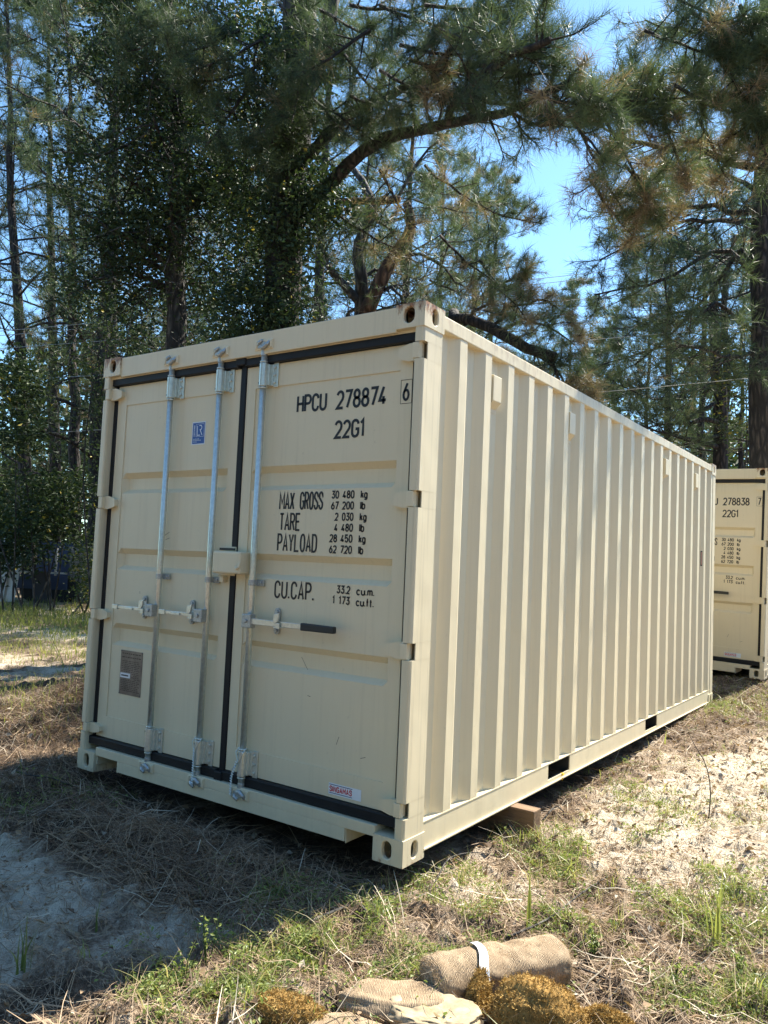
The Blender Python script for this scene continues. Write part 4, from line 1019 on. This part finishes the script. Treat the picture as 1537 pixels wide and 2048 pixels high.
M_GREY = simple('dark_board', (.06, .065, .085), .6, 0, .2, 4); M_SHEET = simple('white_sheet_metal', (.62, .60, .55), .5, 0, .15, 5)
M_REDP = simple('faded_red_paint', (.28, .06, .05), .5)
t = placed('blue_trailer', bx+np.array([0, 0, .0]), ax_); s = 1.25
L_ = float(np.linalg.norm(ex-bx))
box('side_panel', M_BLUEP, t, 0, L_, -.04, .02, .35, .62); box('side_panel', M_BLUEP, t, 0, L_, .9, .95, .35, 1.4)
box('bed_floor', M_BLUEP, t, 0, L_, -.03, .95, .30, .36); box('top_rail', M_SHEET, t, 0, L_, -.05, .0, .66, .70); box('tail_panel', M_REDP, t, L_*.36, L_*.62, -.06, -.041, .38, .60)
for k in range(5): box('rail_post', M_SHEET if k % 2 else M_BLUEP, t, k*L_/4-.02, k*L_/4+.02, -.05, .0, .62, 1.25)
for k in (0, 1):
    for yy in (.0, .8):
        wb = MB(); wb.tube([(L_*.3+k*.7, yy, .3), (L_*.3+k*.7, yy+.18, .3)], .3, 16); wb.build('wheel', M_TYRE, t)
tag(t, 'old blue trailer with pale upright rails parked far off under the shrubs', 'trailer')
t = placed('leaning_board', bx+ax_*.55+nx_*.35, ax_); MB().add([(0, 0, 0), (.42, 0, 0), (.42, -.25, .72), (0, -.25, .72), (0, .03, 0), (.42, .03, 0), (.42, -.22, .72), (0, -.22, .72)], [(0, 1, 2, 3), (4, 7, 6, 5), (0, 4, 5, 1), (3, 2, 6, 7), (0, 3, 7, 4), (1, 5, 6, 2)]).build('board', M_GREY, t)
tag(t, 'dark grey board leaning against the blue trailer', 'board')
t = placed('plank_fence', at_back(138, gz, DB+.3), ax_); rr = random.Random(3)
for k in range(16):
    x0 = k*.135; box('plank', M_WOODG, t, x0, x0+.118, rr.uniform(-.02, .01), .03, -.05, 1.3+rr.uniform(-.05, .05), bevel=.004)
box('rail', M_WOODG, t, 0, 2.2, .031, .08, .4, .5); box('rail', M_WOODG, t, 0, 2.2, .031, .08, 1.0, 1.1)
tag(t, 'weathered grey plank fence between the blue trailer and the container', 'fence')
for k, (px, hh) in enumerate(((-8, 1.5), (14, 1.35))):
    t = placed('sheet_stack', at_back(px, gz, DB-.4), ax_)
    for j in range(3): MB().add([(j*.06, -.02*j, 0), (.2+j*.03, -.02*j, 0), (.22+j*.03, .25, hh), (.02+j*.06, .25, hh-.1*j)], [(0, 1, 2, 3)]).add([(j*.06, -.02*j+.012, 0), (.2+j*.03, -.02*j+.012, 0), (.22+j*.03, .262, hh), (.02+j*.06, .262, hh-.1*j)], [(3, 2, 1, 0)]).build('sheet', M_SHEET, t)
    tag(t, ('white metal sheets leaning upright at the far left edge', 'cream metal sheets standing left of the blue trailer')[k], 'metal sheets')
for k, (ya, yb, d) in enumerate(((670, 511, 17), (679, 522, 17), (705, 566, 16.5), (770, 655, 16), (880, 760, 15.5))):
    sl_ = (yb-ya)/1537; mb = MB(); A = PX(-700, ya-700*sl_, d); B = PX(2300, yb+763*sl_, d)
    mb.tube([A+(B-A)*u+np.array([0, 0, -1.2*4*u*(1-u)*.25+.30]) for u in np.linspace(0, 1, 24)], .007, 5)
    o = mb.build('power_line', M_GALVD); tag(o, ('topmost thin power line crossing in front of the far trees', 'second thin power line, just under the topmost', 'third thin power line, lower than the close pair', 'fourth thin power line crossing the big right trunk', 'lowest thin power line, nearest above the long roof rail')[k], 'power line', 'power lines crossing behind the container')

# ------------------------------------------------------------------ wooden block under the side rail
A = GP(1068.6, 1624, .030); B = GP(1080.5, 1617.6, .030); B = A+(B-A)/np.linalg.norm(B-A)*.092; u_ = np.array([-(B-A)[1], (B-A)[0], 0]); u_ /= np.linalg.norm(u_)
if u_[0] > 0: u_ = -u_
t = empty('timber_block'); mb = MB(); fr = [A, B]; V = []
for q in (A, B):
    for L__ in (0, 1.1):
        for z in (-.125, .030): V.append((q[0]+u_[0]*L__, q[1]+u_[1]*L__, z))
mb.add(V, [(0, 1, 3, 2), (4, 6, 7, 5), (0, 4, 5, 1), (2, 3, 7, 6), (1, 5, 7, 3), (0, 2, 6, 4)])
o = mb.build('timber_block', M_WOOD, None, bevel=.004); bpy.data.objects.remove(t); tag(o, 'weathered timber block wedged under the long side rail of the container', 'timber block')

# ------------------------------------------------------------------ ground cover
rg = np.random.default_rng(101)
def strands(cl, B, ang, L, W, lift, curl, rg, tint, S=2, follow=True, flat=True):
    """thin strips lying on the ground"""
    n = len(B); t = np.linspace(0, 1, S+1)
    d = np.stack([np.cos(ang), np.sin(ang)], 1); p = np.stack([-d[:, 1], d[:, 0]], 1)
    XY = B[:, None, :2]+d[:, None]*(t[None, :, None]*L[:, None, None])+p[:, None]*(curl[:, None, None]*(t**2)[None, :, None]*L[:, None, None])
    z = GH(XY[..., 0], XY[..., 1]) if follow else np.repeat(GH(B[:, 0], B[:, 1])[:, None], S+1, 1)
    z = z+.004+lift[:, None]*(t[None]**1.0)+rg.random((n, 1))*.008
    P = np.concatenate([XY, z[..., None]], 2)
    wv = np.stack([p[:, 0], p[:, 1], rg.normal(size=n)*.7], 1); wv = unit(wv)[:, None]*(W[:, None, None]*.5)*(1-.75*t**2)[None, :, None]
    a, b = P-wv, P+wv
    tri = []
    for i in range(S): tri += [a[:, i], b[:, i], b[:, i+1], a[:, i], b[:, i+1], a[:, i+1]]
    V = np.stack(tri, 1).reshape(-1, 3); cl.V.append(V); cl.T.append(np.repeat(np.clip(tint, 0, 1), 6*S))
def blades(cl, B, H, W, bend, ang, rg, tint, S=3):
    n = len(B); t = np.linspace(0, 1, S+1); d = np.stack([np.cos(ang), np.sin(ang), np.zeros(n)], 1)
    P = B[:, None]+d[:, None]*(bend*H)[:, None, None]*(t**2)[None, :, None]+np.array([0, 0, 1.])*(H[:, None]*(t-bend[:, None]*.45*t**2))[..., None]
    s = np.stack([-np.sin(ang+rg.normal(size=n)*.8), np.cos(ang+rg.normal(size=n)*.8), np.zeros(n)], 1)[:, None]*(W*.5)[:, None, None]*np.clip(1-t**1.5, .02, 1)[None, :, None]
    a, b = P-s, P+s; tri = []
    for i in range(S): tri += [a[:, i], b[:, i], b[:, i+1], a[:, i], b[:, i+1], a[:, i+1]]
    cl.V.append(np.stack(tri, 1).reshape(-1, 3)); cl.T.append(np.repeat(np.clip(tint, 0, 1), 6*S))
def scatter(n, wfun, box_=(-4.6, 2.3, -2.1, 8.2)):
    out = []; k = 0
    while k < n:
        x = rg.uniform(box_[0], box_[1], n*2); y = rg.uniform(box_[2], box_[3], n*2)
        dd = np.hypot(x-CAM_C[0], y-CAM_C[1]); near = np.clip(2.4/dd, 0, 1)**1.35
        under = (x > -2.35) & (x < -.12) & (y > .25) & (y < 6)
        ok = (rg.random(n*2) < wfun(x, y)*near) & ~under & (dd > 1.2); q = np.stack([x[ok], y[ok]], 1); out.append(q); k += len(q)
    q = np.concatenate(out)[:n]; return np.concatenate([q, GH(q[:, 0], q[:, 1])[:, None]], 1)
PILE = lambda x, y: gauss(x, y, -1.35, -.36, .95, .26)+gauss(x, y, -.75, -.55, .5, .22)*.8+gauss(x, y, -4.2, 1.3, 1.6, 1.6)+gauss(x, y, -2.9, -.15, .6, .5)
def w_straw(x, y):
    return np.clip(.06+.9*PILE(x, y)+.34*ss(-.6, .3, x)*fbm(x*3, y*3, 61, 3)**1.5*2+.5*gauss(x, y, 1.3, .4, .5, .6)+.5*gauss(x, y, .4, 6.2, .6, 1.2)-.35*(sandmap(x, y)-.4), .03, 1)
cl = Cloud(); n = 52000; B = scatter(n, w_straw)
pil = np.clip(PILE(B[:, 0], B[:, 1]), 0, 1)
L = rg.uniform(.05, .20, n)*(1+.5*pil); B[:, 2] += pil*rg.random(n)*.06
strands(cl, B, rg.uniform(0, 6.28, n), L, rg.uniform(.0014, .0036, n), rg.random(n)**2*.06+pil*rg.random(n)*.06, rg.normal(size=n)*.22, rg, rg.uniform(.05, .75, n)-.18*pil-.25*gauss(B[:, 0], B[:, 1], -4.2, 1.3, 1.4, 1.4), 3)
n = 42000; B = scatter(n, lambda x, y: np.clip(.35+.5*fbm(x*6, y*6, 44, 3)+.5*gauss(x, y, -1.5, -1.1, .8, .5), 0, 1)); strands(cl, B, rg.uniform(0, 6.28, n), rg.uniform(.012, .06, n), rg.uniform(.0014, .004, n), rg.random(n)**3*.02, rg.normal(size=n)*.3, rg, rg.uniform(0, .8, n), 2)
n = 7000; B = scatter(n, w_straw); strands(cl, B, rg.uniform(0, 6.28, n), rg.uniform(.10, .34, n), rg.uniform(.002, .0055, n), rg.random(n)**2*.10, rg.normal(size=n)*.15, rg, rg.uniform(.4, 1., n), 4)
o = cl.build('pine_straw', M_STRAW); tag(o, 'dry pine straw and dead stems strewn over the soil round the container', 'straw', kind='stuff')

GREEN = [(*GP(a, b)[:2], r, w_) for a, b, r, w_ in ((640, 1880, .16, 1), (430, 2000, .16, 1.2), (560, 1950, .14, 1.2), (760, 1850, .15, 1), (900, 1800, .18, .9), (1000, 1860, .16, .8), (1150, 1760, .25, .8), (1300, 1720, .3, .9), (1200, 1850, .2, .8),
     (1480, 1820, .25, 1), (1500, 2000, .15, 1.3), (1100, 1700, .2, .7), (1420, 1850, .2, .7), (500, 1790, .16, .9), (300, 2010, .2, 1), (700, 1800, .14, .6), (380, 1900, .12, .5), (1480, 1420, .5, .9), (1200, 1610, .15, .35), (1330, 1600, .3, .25), (920, 1730, .15, .8),
     (850, 1940, .12, 1), (700, 1950, .12, 1.2), (1330, 1990, .15, .9), (1180, 1500, .2, .2), (90, 1600, .3, .3), (660, 1640, .1, .3))]
def w_green(x, y):
    g = 0*x
    for cx, cy, r, a in GREEN: g = g+a*gauss(x, y, cx, cy, r)
    g = g*.72+.065*ss(-.7, .1, x)*(1-ss(2.5, 6, y))
    return np.clip(g*np.clip(fbm(x*5, y*5, 71, 3)*4.6-1.95, .02, 1.2), 0, 1)
cl = Cloud(); n = 1400; B = scatter(n, w_green); k = 11; Bk = np.repeat(B, k, 0)+np.concatenate([rg.normal(size=(n*k, 2))*.014, np.zeros((n*k, 1))], 1)
Hh = np.repeat(rg.uniform(.025, .085, n), k)*rg.uniform(.5, 1.2, n*k)
blades(cl, Bk, Hh, rg.uniform(.0018, .0042, n*k), rg.uniform(.1, 1.2, n*k), rg.uniform(0, 6.28, n*k), rg, np.repeat(rg.uniform(.2, .75, n), k)+rg.normal(size=n*k)*.06+(rg.random(n*k) < .12)*.5)
n = 1150; B = scatter(n, w_green); blades(cl, B, rg.uniform(.08, .19, n), rg.uniform(.003, .006, n), rg.uniform(.3, 1.5, n), rg.uniform(0, 6.28, n), rg, rg.uniform(.3, 1.0, n), 5)
# far grass on the left clearing and beyond the second container
def farfield(n, cx, cy, rx, ry, h0, h1, tl, th, wd=.012):
    x = cx+rg.normal(size=n)*rx; y = cy+rg.normal(size=n)*ry; B = np.stack([x, y, GH(x, y)], 1)
    blades(cl, B, rg.uniform(h0, h1, n), np.full(n, wd), rg.uniform(.1, .9, n), rg.uniform(0, 6.28, n), rg, rg.uniform(tl, th, n))
p = GP(60, 1250); farfield(5000, p[0], p[1], 3, .9, .04, .14, .2, .8, .012)
p = GP(60, 1228); farfield(6000, p[0], p[1], 4, 1.1, .08, .26, .2, .7, .014)
p = GP(100, 1300); farfield(2500, p[0], p[1], 1.6, .6, .03, .16, .3, 1, .008)
p = GP(60, 1400); farfield(1500, p[0], p[1], .8, .5, .03, .14, .3, 1, .006)
p = GP(1490, 1400); farfield(1800, p[0], p[1], .4, .6, .02, .07, .3, .8, .005)
o = cl.build('short_grass', M_GRASS); tag(o, 'short green grass growing in patches through the sandy soil', 'grass', kind='stuff')
# creeping weeds
cl = Cloud(); n = 2300; B = scatter(n, w_green); k = 13; C = np.repeat(B, k, 0)+rg.normal(size=(n*k, 3))*np.array([.026, .026, .012])+np.array([0, 0, .022])
leaves(cl, C, rg.uniform(.010, .026, n*k), rg, np.repeat(rg.uniform(.15, .78, n), k), .55, .5)
o = cl.build('creeping_weeds', M_WEED); tag(o, 'low creeping broadleaf weeds between grass and straw', 'weeds', kind='stuff')
# fallen leaves
def w_lit(x, y): return np.clip(.12+.9*gauss(x, y, .3, 6, .8, 1.3)+.8*gauss(x, y, -4.2, 1.2, 1.8, 1.6)+.4*gauss(x, y, .9, 3.5, .8, 2)+.25*gauss(x, y, 1.3, .6, .5, .5)-.1*sandmap(x, y), .02, 1)
cl = Cloud(); n = 12000; B = scatter(n, w_lit); B[:, 2] += .010+rg.random(n)*.012
leaves(cl, B, rg.uniform(.014, .055, n), rg, rg.uniform(.0, 1., n), .72, .6)
o = cl.build('fallen_leaves', M_LITTER); tag(o, 'curled brown fallen leaves scattered on the sand', 'leaf litter', kind='stuff')
# small lumps of soil
cl = Cloud(); n = 9000; B = scatter(n, lambda x, y: np.clip(.3+.5*fbm(x*4, y*4, 90, 3), 0, 1)); r = rg.uniform(.002, .010, n)**1.0
oc = np.array([(1, 0, 0), (0, 1, 0), (-1, 0, 0), (0, -1, 0), (0, 0, .8), (0, 0, -.8)]); of = np.array([(0, 1, 4), (1, 2, 4), (2, 3, 4), (3, 0, 4), (1, 0, 5), (2, 1, 5), (3, 2, 5), (0, 3, 5)])
V = B[:, None]+(oc[None]*rg.uniform(.6, 1.3, (n, 6, 3)))*r[:, None, None]; V = V[:, of].reshape(-1, 3); cl.V.append(V); cl.T.append(np.repeat(rg.uniform(.2, 1, n), 24))
o = cl.build('soil_crumbs', M_LITTER); tag(o, 'small crumbs of sandy soil', 'soil', kind='stuff')

# ---- single plants one can point at
def tuft(px, py, hpx, nb, label, wpx=20, seed=1, tint=.5, wd=.007, bend=(.05, .5)):
    r = np.random.default_rng(seed); b = GP(px, py); d = float((b-CAM_C)@CM[2]); h = hpx*d/F_PX; cl = Cloud()
    n = nb; B = np.repeat(b[None], n, 0)+np.stack([r.normal(size=n), r.normal(size=n), np.zeros(n)], 1)*wpx*.25*d/F_PX
    global rg; old = rg
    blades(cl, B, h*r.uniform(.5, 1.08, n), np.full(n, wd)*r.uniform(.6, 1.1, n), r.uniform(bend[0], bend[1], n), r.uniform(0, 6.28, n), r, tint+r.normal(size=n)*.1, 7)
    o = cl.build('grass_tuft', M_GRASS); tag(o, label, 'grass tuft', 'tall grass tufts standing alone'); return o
tuft(1057, 1862, 165, 4, 'tall bright single stalked grass tuft right behind the burlap roll', 8, 1, .62, .011, (.0, .12))
tuft(1432, 1872, 215, 8, 'tallest grass tuft, at the right edge in full sun', 22, 2, .55, .010, (.02, .35))
tuft(1240, 1840, 75, 7, 'small upright grass tuft between the two tall sunny ones', 16, 3, .6, .007, (.05, .5))
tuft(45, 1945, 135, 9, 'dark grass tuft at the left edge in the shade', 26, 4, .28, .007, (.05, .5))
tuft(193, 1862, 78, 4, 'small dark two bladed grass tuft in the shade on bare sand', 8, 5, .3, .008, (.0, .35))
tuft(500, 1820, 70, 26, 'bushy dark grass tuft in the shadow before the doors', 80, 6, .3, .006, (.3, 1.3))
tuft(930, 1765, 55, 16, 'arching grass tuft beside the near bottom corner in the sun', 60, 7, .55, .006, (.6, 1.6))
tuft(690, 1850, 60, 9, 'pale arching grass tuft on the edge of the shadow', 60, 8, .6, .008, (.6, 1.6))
tuft(630, 1590, 40, 8, 'tiny grass tuft under the door sill', 20, 9, .5, .003, (.1, .8))
tuft(1225, 1760, 50, 9, 'short grass tuft on the sunny sand right of the timber block', 30, 10, .6, .006, (.2, .9))
def weed(px, py, hpx, label, seed, n=26, size=.02, tint=.55):
    r = np.random.default_rng(seed); b = GP(px, py); d = float((b-CAM_C)@CM[2]); h = hpx*d/F_PX; t = empty('weed_plant', tuple(b)); w = MB(); cl = Cloud(); C = []
    for k in range(4):
        e = np.array([r.normal()*h*.25, r.normal()*h*.25, h*r.uniform(.7, 1.1)]); w.tube([(0, 0, -.01), e*.5+r.normal(size=3)*.004, e], [.0022, .0018, .001], 5)
        for j in range(n//4): C.append(e*r.uniform(.25, 1.05)+r.normal(size=3)*.006)
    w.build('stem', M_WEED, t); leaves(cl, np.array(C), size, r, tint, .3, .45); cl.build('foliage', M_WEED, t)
    tag(t, label, 'weed', 'leafy weeds standing alone')
weed(1190, 1890, 70, 'leafy green weed just right of the burlap roll', 1, 40, .028, .6)
weed(1245, 1905, 40, 'small pale leafed weed beside the taller one right of the burlap roll', 2, 20, .02, .7)
weed(1350, 1975, 45, 'small weed with upright leaves on the pale sand', 3, 18, .02, .7)
weed(415, 1920, 90, 'spindly yellow green weed on the shadow edge', 4, 40, .018, .7)
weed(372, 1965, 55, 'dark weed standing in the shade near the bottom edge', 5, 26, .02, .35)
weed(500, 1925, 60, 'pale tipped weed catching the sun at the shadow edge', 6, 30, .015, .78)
weed(1480, 1960, 60, 'bright leafy weed at the lower right edge', 7, 44, .024, .66)
weed(130, 1330, 60, 'dead brown weed stalk standing in the straw left of the container', 8, 20, .03, .9)
def stick(pts, r0, label, name='fallen_twig', zoff=.01, mat=None, sub=()):
    P = [GP(a, b)+np.array([0, 0, zoff+(c if c else 0)]) for a, b, c in pts]; w = MB(); Q = spline(P, 14); w.tube(Q, list(np.linspace(r0, r0*.5, 14)), 6)
    for i, dv in sub: w.tube([Q[i], Q[i]+np.array(dv)*.5+np.array([0, 0, .01]), Q[i]+np.array(dv)], [r0*.5, r0*.4, r0*.2], 5)
    o = w.build(name, mat or M_BARKG, smooth=True); tag(o, label, 'twig'); return o
stick(((0, 1528, 0), (50, 1560, .02), (100, 1572, .02), (160, 1582, .0)), .006, 'long bent twig lying left of the near left corner')
stick(((1010, 1890, .02), (1100, 1855, .03), (1170, 1800, .03), (1260, 1730, 0)), .005, 'long pale twig crossing the sunny ground behind the roll')
stick(((1030, 1900, .01), (1090, 1940, .02), (1180, 1960, .02), (1300, 2010, 0)), .005, 'grey twig running from the roll towards the lower right', sub=((5, (.06, .03, .02)),))
stick(((1085, 1645, .0), (1110, 1638, .01), (1128, 1630, .01)), .006, 'short dark twig beside the timber block')
stick(((870, 1790, .05), (900, 1750, .06), (960, 1725, .03), (1020, 1720, 0)), .0035, 'thin curved dry stem by the near bottom corner')
stick(((620, 1860, .02), (660, 1838, .03), (700, 1822, .0)), .008, 'stout pale twig lying on the edge of the shadow')
def stemplant(px, py, hpx, label, seed):
    r = np.random.default_rng(seed); b = GP(px, py); d = float((b-CAM_C)@CM[2]); h = hpx*d/F_PX; w = MB()
    P = spline([b-[0, 0, .02], b+[.01, 0, h*.35], b+[-.02, 0, h*.65], b+[-.09, .02, h*.85], b+[-.13, .02, h]], 10); w.tube(P, list(np.linspace(.0045, .0018, 10)), 5)
    for k in range(4): a = P[4+k]; w.tube([a, a+np.array([r.normal()*.05, r.normal()*.05, .03])], [.0018, .001], 4)
    o = w.build('dead_stem', M_BARKG); tag(o, label, 'dead stem')
stemplant(1417, 1640, 165, 'thin leafless stem standing in the sun right of the container', 1)
# yellow leaf caught on the rail
cl = Cloud(); leaves(cl, np.array([[.012, 1.83, .048], [.014, 1.845, .056]]), .035, np.random.default_rng(2), .95, .1, .8)
o = cl.build('yellow_leaf', simple('yellow_leaf_skin', (.75, .48, .02), .5)); tag(o, 'small yellow leaf caught on the bottom rail by the first fork pocket', 'leaf')

# ------------------------------------------------------------------ burlap roll, coir lumps, flat stone
def fabric_mat(name, a, bb, freq=160, dirv=(1, 0, 0)):
    mt, nd, lk, b = nm(name); v = coords(nd, lk)
    wv = N(nd, 'ShaderNodeTexWave', wave_type='BANDS', bands_direction='X'); wv.inputs['Scale'].default_value = freq; wv.inputs['Distortion'].default_value = 6; wv.inputs['Detail'].default_value = 2; wv.inputs['Detail Scale'].default_value = 1.2
    lk.new(v, wv.inputs['Vector'])
    n1 = noise(nd, lk, 14, 6, v, .7); c = ramp(nd, lk, n1, [(.3, a), (.7, bb)])
    c = mixc(nd, lk, ramp(nd, lk, wv.outputs['Fac'], [(.15, g3(.55)), (.5, g3(0))]), c, tuple(x*.35 for x in a))
    lk.new(c, b.inputs['Base Color']); b.inputs['Roughness'].default_value = .95; b.inputs['Specular IOR Level'].default_value = .15
    ad = N(nd, 'ShaderNodeMath', operation='ADD'); lk.new(wv.outputs['Fac'], ad.inputs[0]); lk.new(noise(nd, lk, 90, 4, v), ad.inputs[1]); bump(nd, lk, ad.outputs[0], b, .6, .003)
    return mt
M_BURLAP = fabric_mat('burlap_netting', (.24, .165, .10), (.50, .38, .25), 62)
M_COIR = simple('coir_fibre', (.26, .155, .05), .95, 0, .5, 30, .1)
M_COIRL = leaf_mat('coir_tufts', (.15, .085, .025), (.50, .325, .11), (.62, .46, .20), .9, .1)
M_STONE = simple('pale_stone', (.37, .29, .185), .95, 0, .35, 24, .1)
M_PLAST = simple('white_plastic_strip', (.72, .76, .80), .35)
def lump(name, c, ax, ay, az, rot, mat, seed, amp=.18, fr=3., sub=4, parent=None, flat=0.):
    import bmesh
    bm = bmesh.new(); bmesh.ops.create_icosphere(bm, subdivisions=sub, radius=1)
    co = np.array([v.co for v in bm.verts]); n_ = fbm(co[:, 0]*fr+seed, co[:, 1]*fr+co[:, 2]*fr*1.3, seed, 4)-.5
    r = 1+amp*2*n_; co = co*r[:, None]
    if flat: co[:, 2] = np.sign(co[:, 2])*np.minimum(np.abs(co[:, 2]), flat+(.25*n_))
    co = co*np.array([ax, ay, az])
    for v, q in zip(bm.verts, co): v.co = q
    me = bpy.data.meshes.new(name); bm.to_mesh(me); bm.free(); me.materials.append(mat); me.polygons.foreach_set('use_smooth', [True]*len(me.polygons))
    o = bpy.data.objects.new(name, me); lnk(o, parent); o.location = tuple(c); o.rotation_euler = (0, 0, rot); return o, co
def coir(px, py, w, h, z, rot, seed, label):
    c = GP(px, py); c = c+np.array([0, 0, z]); o, co = lump('coir_clump', c, w, h, z*1.6+.02, rot, M_COIR, seed, .16, 2.6, 4); r = np.random.default_rng(seed)
    cl = Cloud(); P = np.repeat(co, 7, 0)*(1+r.normal(size=(len(co)*7, 1))*.01)+r.normal(size=(len(co)*7, 3))*.004
    needles(cl, P, unit(P)+r.normal(size=P.shape)*.5, .011, 4, .0030, r, .45+.5*(fbm(P[:, 0]*60, P[:, 1]*60+P[:, 2]*50, 3, 2)-.5)*1.6)
    f = cl.build('fibre', M_COIRL, o); tag(o, label, 'coir clump', 'golden brown coir clumps in the foreground')
a, b = GP(850, 2000), GP(1125, 1950); rad = .088; dirv = unit(b-a); t = empty('burlap_roll', tuple((a+b)/2+np.array([0, 0, rad*.72]))); t.rotation_euler = (0, 0, math.atan2(dirv[1], dirv[0]))
Lr = float(np.linalg.norm(b-a)); n = 40; ms = 36; V = []; F = []
r_ = np.random.default_rng(9)
for i in range(n+1):
    u = i/n; x = (u-.5)*Lr; e = min(1, math.sqrt(max(0, 1-(max(0, abs(u-.5)*2-.86)/.14)**2))+.02)
    for j in range(ms):
        q = 2*math.pi*j/ms; nn = float(fbm(x*15+3, q*1.6 if j < ms/2 else (2*math.pi-q)*1.6, 5, 4))-.5
        rr_ = rad*e*(1+.42*nn)*(1+.05*math.sin(7*x+1)); V.append((x, rr_*math.cos(q)*1.12, rr_*math.sin(q)*.78))
for i in range(n):
    for j in range(ms): F.append((i*ms+j, (i+1)*ms+j, (i+1)*ms+(j+1) % ms, i*ms+(j+1) % ms))
V += [(-Lr/2, 0, 0), (Lr/2, 0, 0)]; c0, c1_ = len(V)-2, len(V)-1
for j in range(ms): F += [(c0, j, (j+1) % ms), (c1_, n*ms+(j+1) % ms, n*ms+j)]
MB().add(V, F).build('burlap', M_BURLAP, t, smooth=True)
fr_ = Cloud(); r2 = np.random.default_rng(17); q_ = r2.uniform(0, 6.28, 900); e_ = np.where(r2.random(900) < .6, Lr*.49, -Lr*.49); k_ = r2.uniform(.25, 1.02, 900)
needles(fr_, np.stack([e_*r2.uniform(.93, 1.0, 900), rad*k_*np.cos(q_), rad*.78*k_*np.sin(q_)], 1), np.stack([np.sign(e_), np.cos(q_)*.8, np.sin(q_)*.5], 1), .022, 4, .0012, r2, .7); 
q_ = r2.uniform(.3, 2.8, 700); needles(fr_, np.stack([r2.uniform(-.48, .48, 700)*Lr, rad*1.1*np.cos(q_), rad*.80*np.sin(q_)], 1), r2.normal(size=(700, 3)), .014, 3, .0010, r2, .8)
fr_.build('frayed_fibre', M_STRAW, t)
mb = MB(); vs = []; K = 14
for i in range(K+1):
    q = math.radians(15+125*i/K); x = -.10+.05*i/K-.004*math.sin(i*.7); vs += [(x+.012, rad*1.13*math.cos(q)*1.10*-1, rad*1.11*math.sin(q)*.88), (x-.020-.004*math.sin(i*.5), rad*1.14*math.cos(q)*1.10*-1, rad*1.12*math.sin(q)*.88)]
mb.add(vs, [(2*i, 2*i+1, 2*i+3, 2*i+2) for i in range(K)]); mb.build('plastic_strip', M_PLAST, t, smooth=True)
tag(t, 'burlap wrapped roll with a white plastic strip lying in the sunny grass', 'burlap roll')
coir(1075, 2075, .150, .110, .060, .3, 4, 'golden brown coir clump in front of the burlap roll')
coir(958, 2035, .030, .085, .045, .2, 5, 'narrow strip of brown coir between the flat stone and the large clump')
coir(575, 2045, .135, .070, .022, .2, 6, 'flat yellowish coir clump left of the flat stone near the bottom edge')
coir(1215, 2075, .085, .05, .025, .1, 8, 'small coir clump cut by the bottom edge right of the large one')
c = GP(868, 2060); o, _ = lump('flat_stone', c+np.array([0, 0, .040]), .15, .115, .065, .35, M_STONE, 3, .24, 2.6, 5, None, .45); tag(o, 'pale flat stone in front of the burlap roll at the bottom edge', 'stone')
c = GP(715, 2065); o, _ = lump('burlap_scrap', c+np.array([0, 0, .014]), .19, .11, .05, .1, M_BURLAP, 8, .2, 2.5, 4, None, .6); tag(o, 'crumpled burlap scrap left of the flat stone', 'burlap')
c = GP(790, 2030); o, _ = lump('burlap_scrap', c+np.array([0, 0, .025]), .19, .11, .075, .5, M_BURLAP, 11, .2, 2.5, 4, None, .7); tag(o, 'folded burlap flap at the left end of the roll', 'burlap')
c = GP(1150, 2040); o, _ = lump('burlap_scrap', c+np.array([0, 0, .010]), .07, .05, .03, .2, M_BURLAP, 12, .2, 2.5, 4, None, .7); tag(o, 'ribbed burlap piece right of the large coir clump', 'burlap')
print('TRIS', sum(len(m_.polygons) for m_ in bpy.data.meshes))
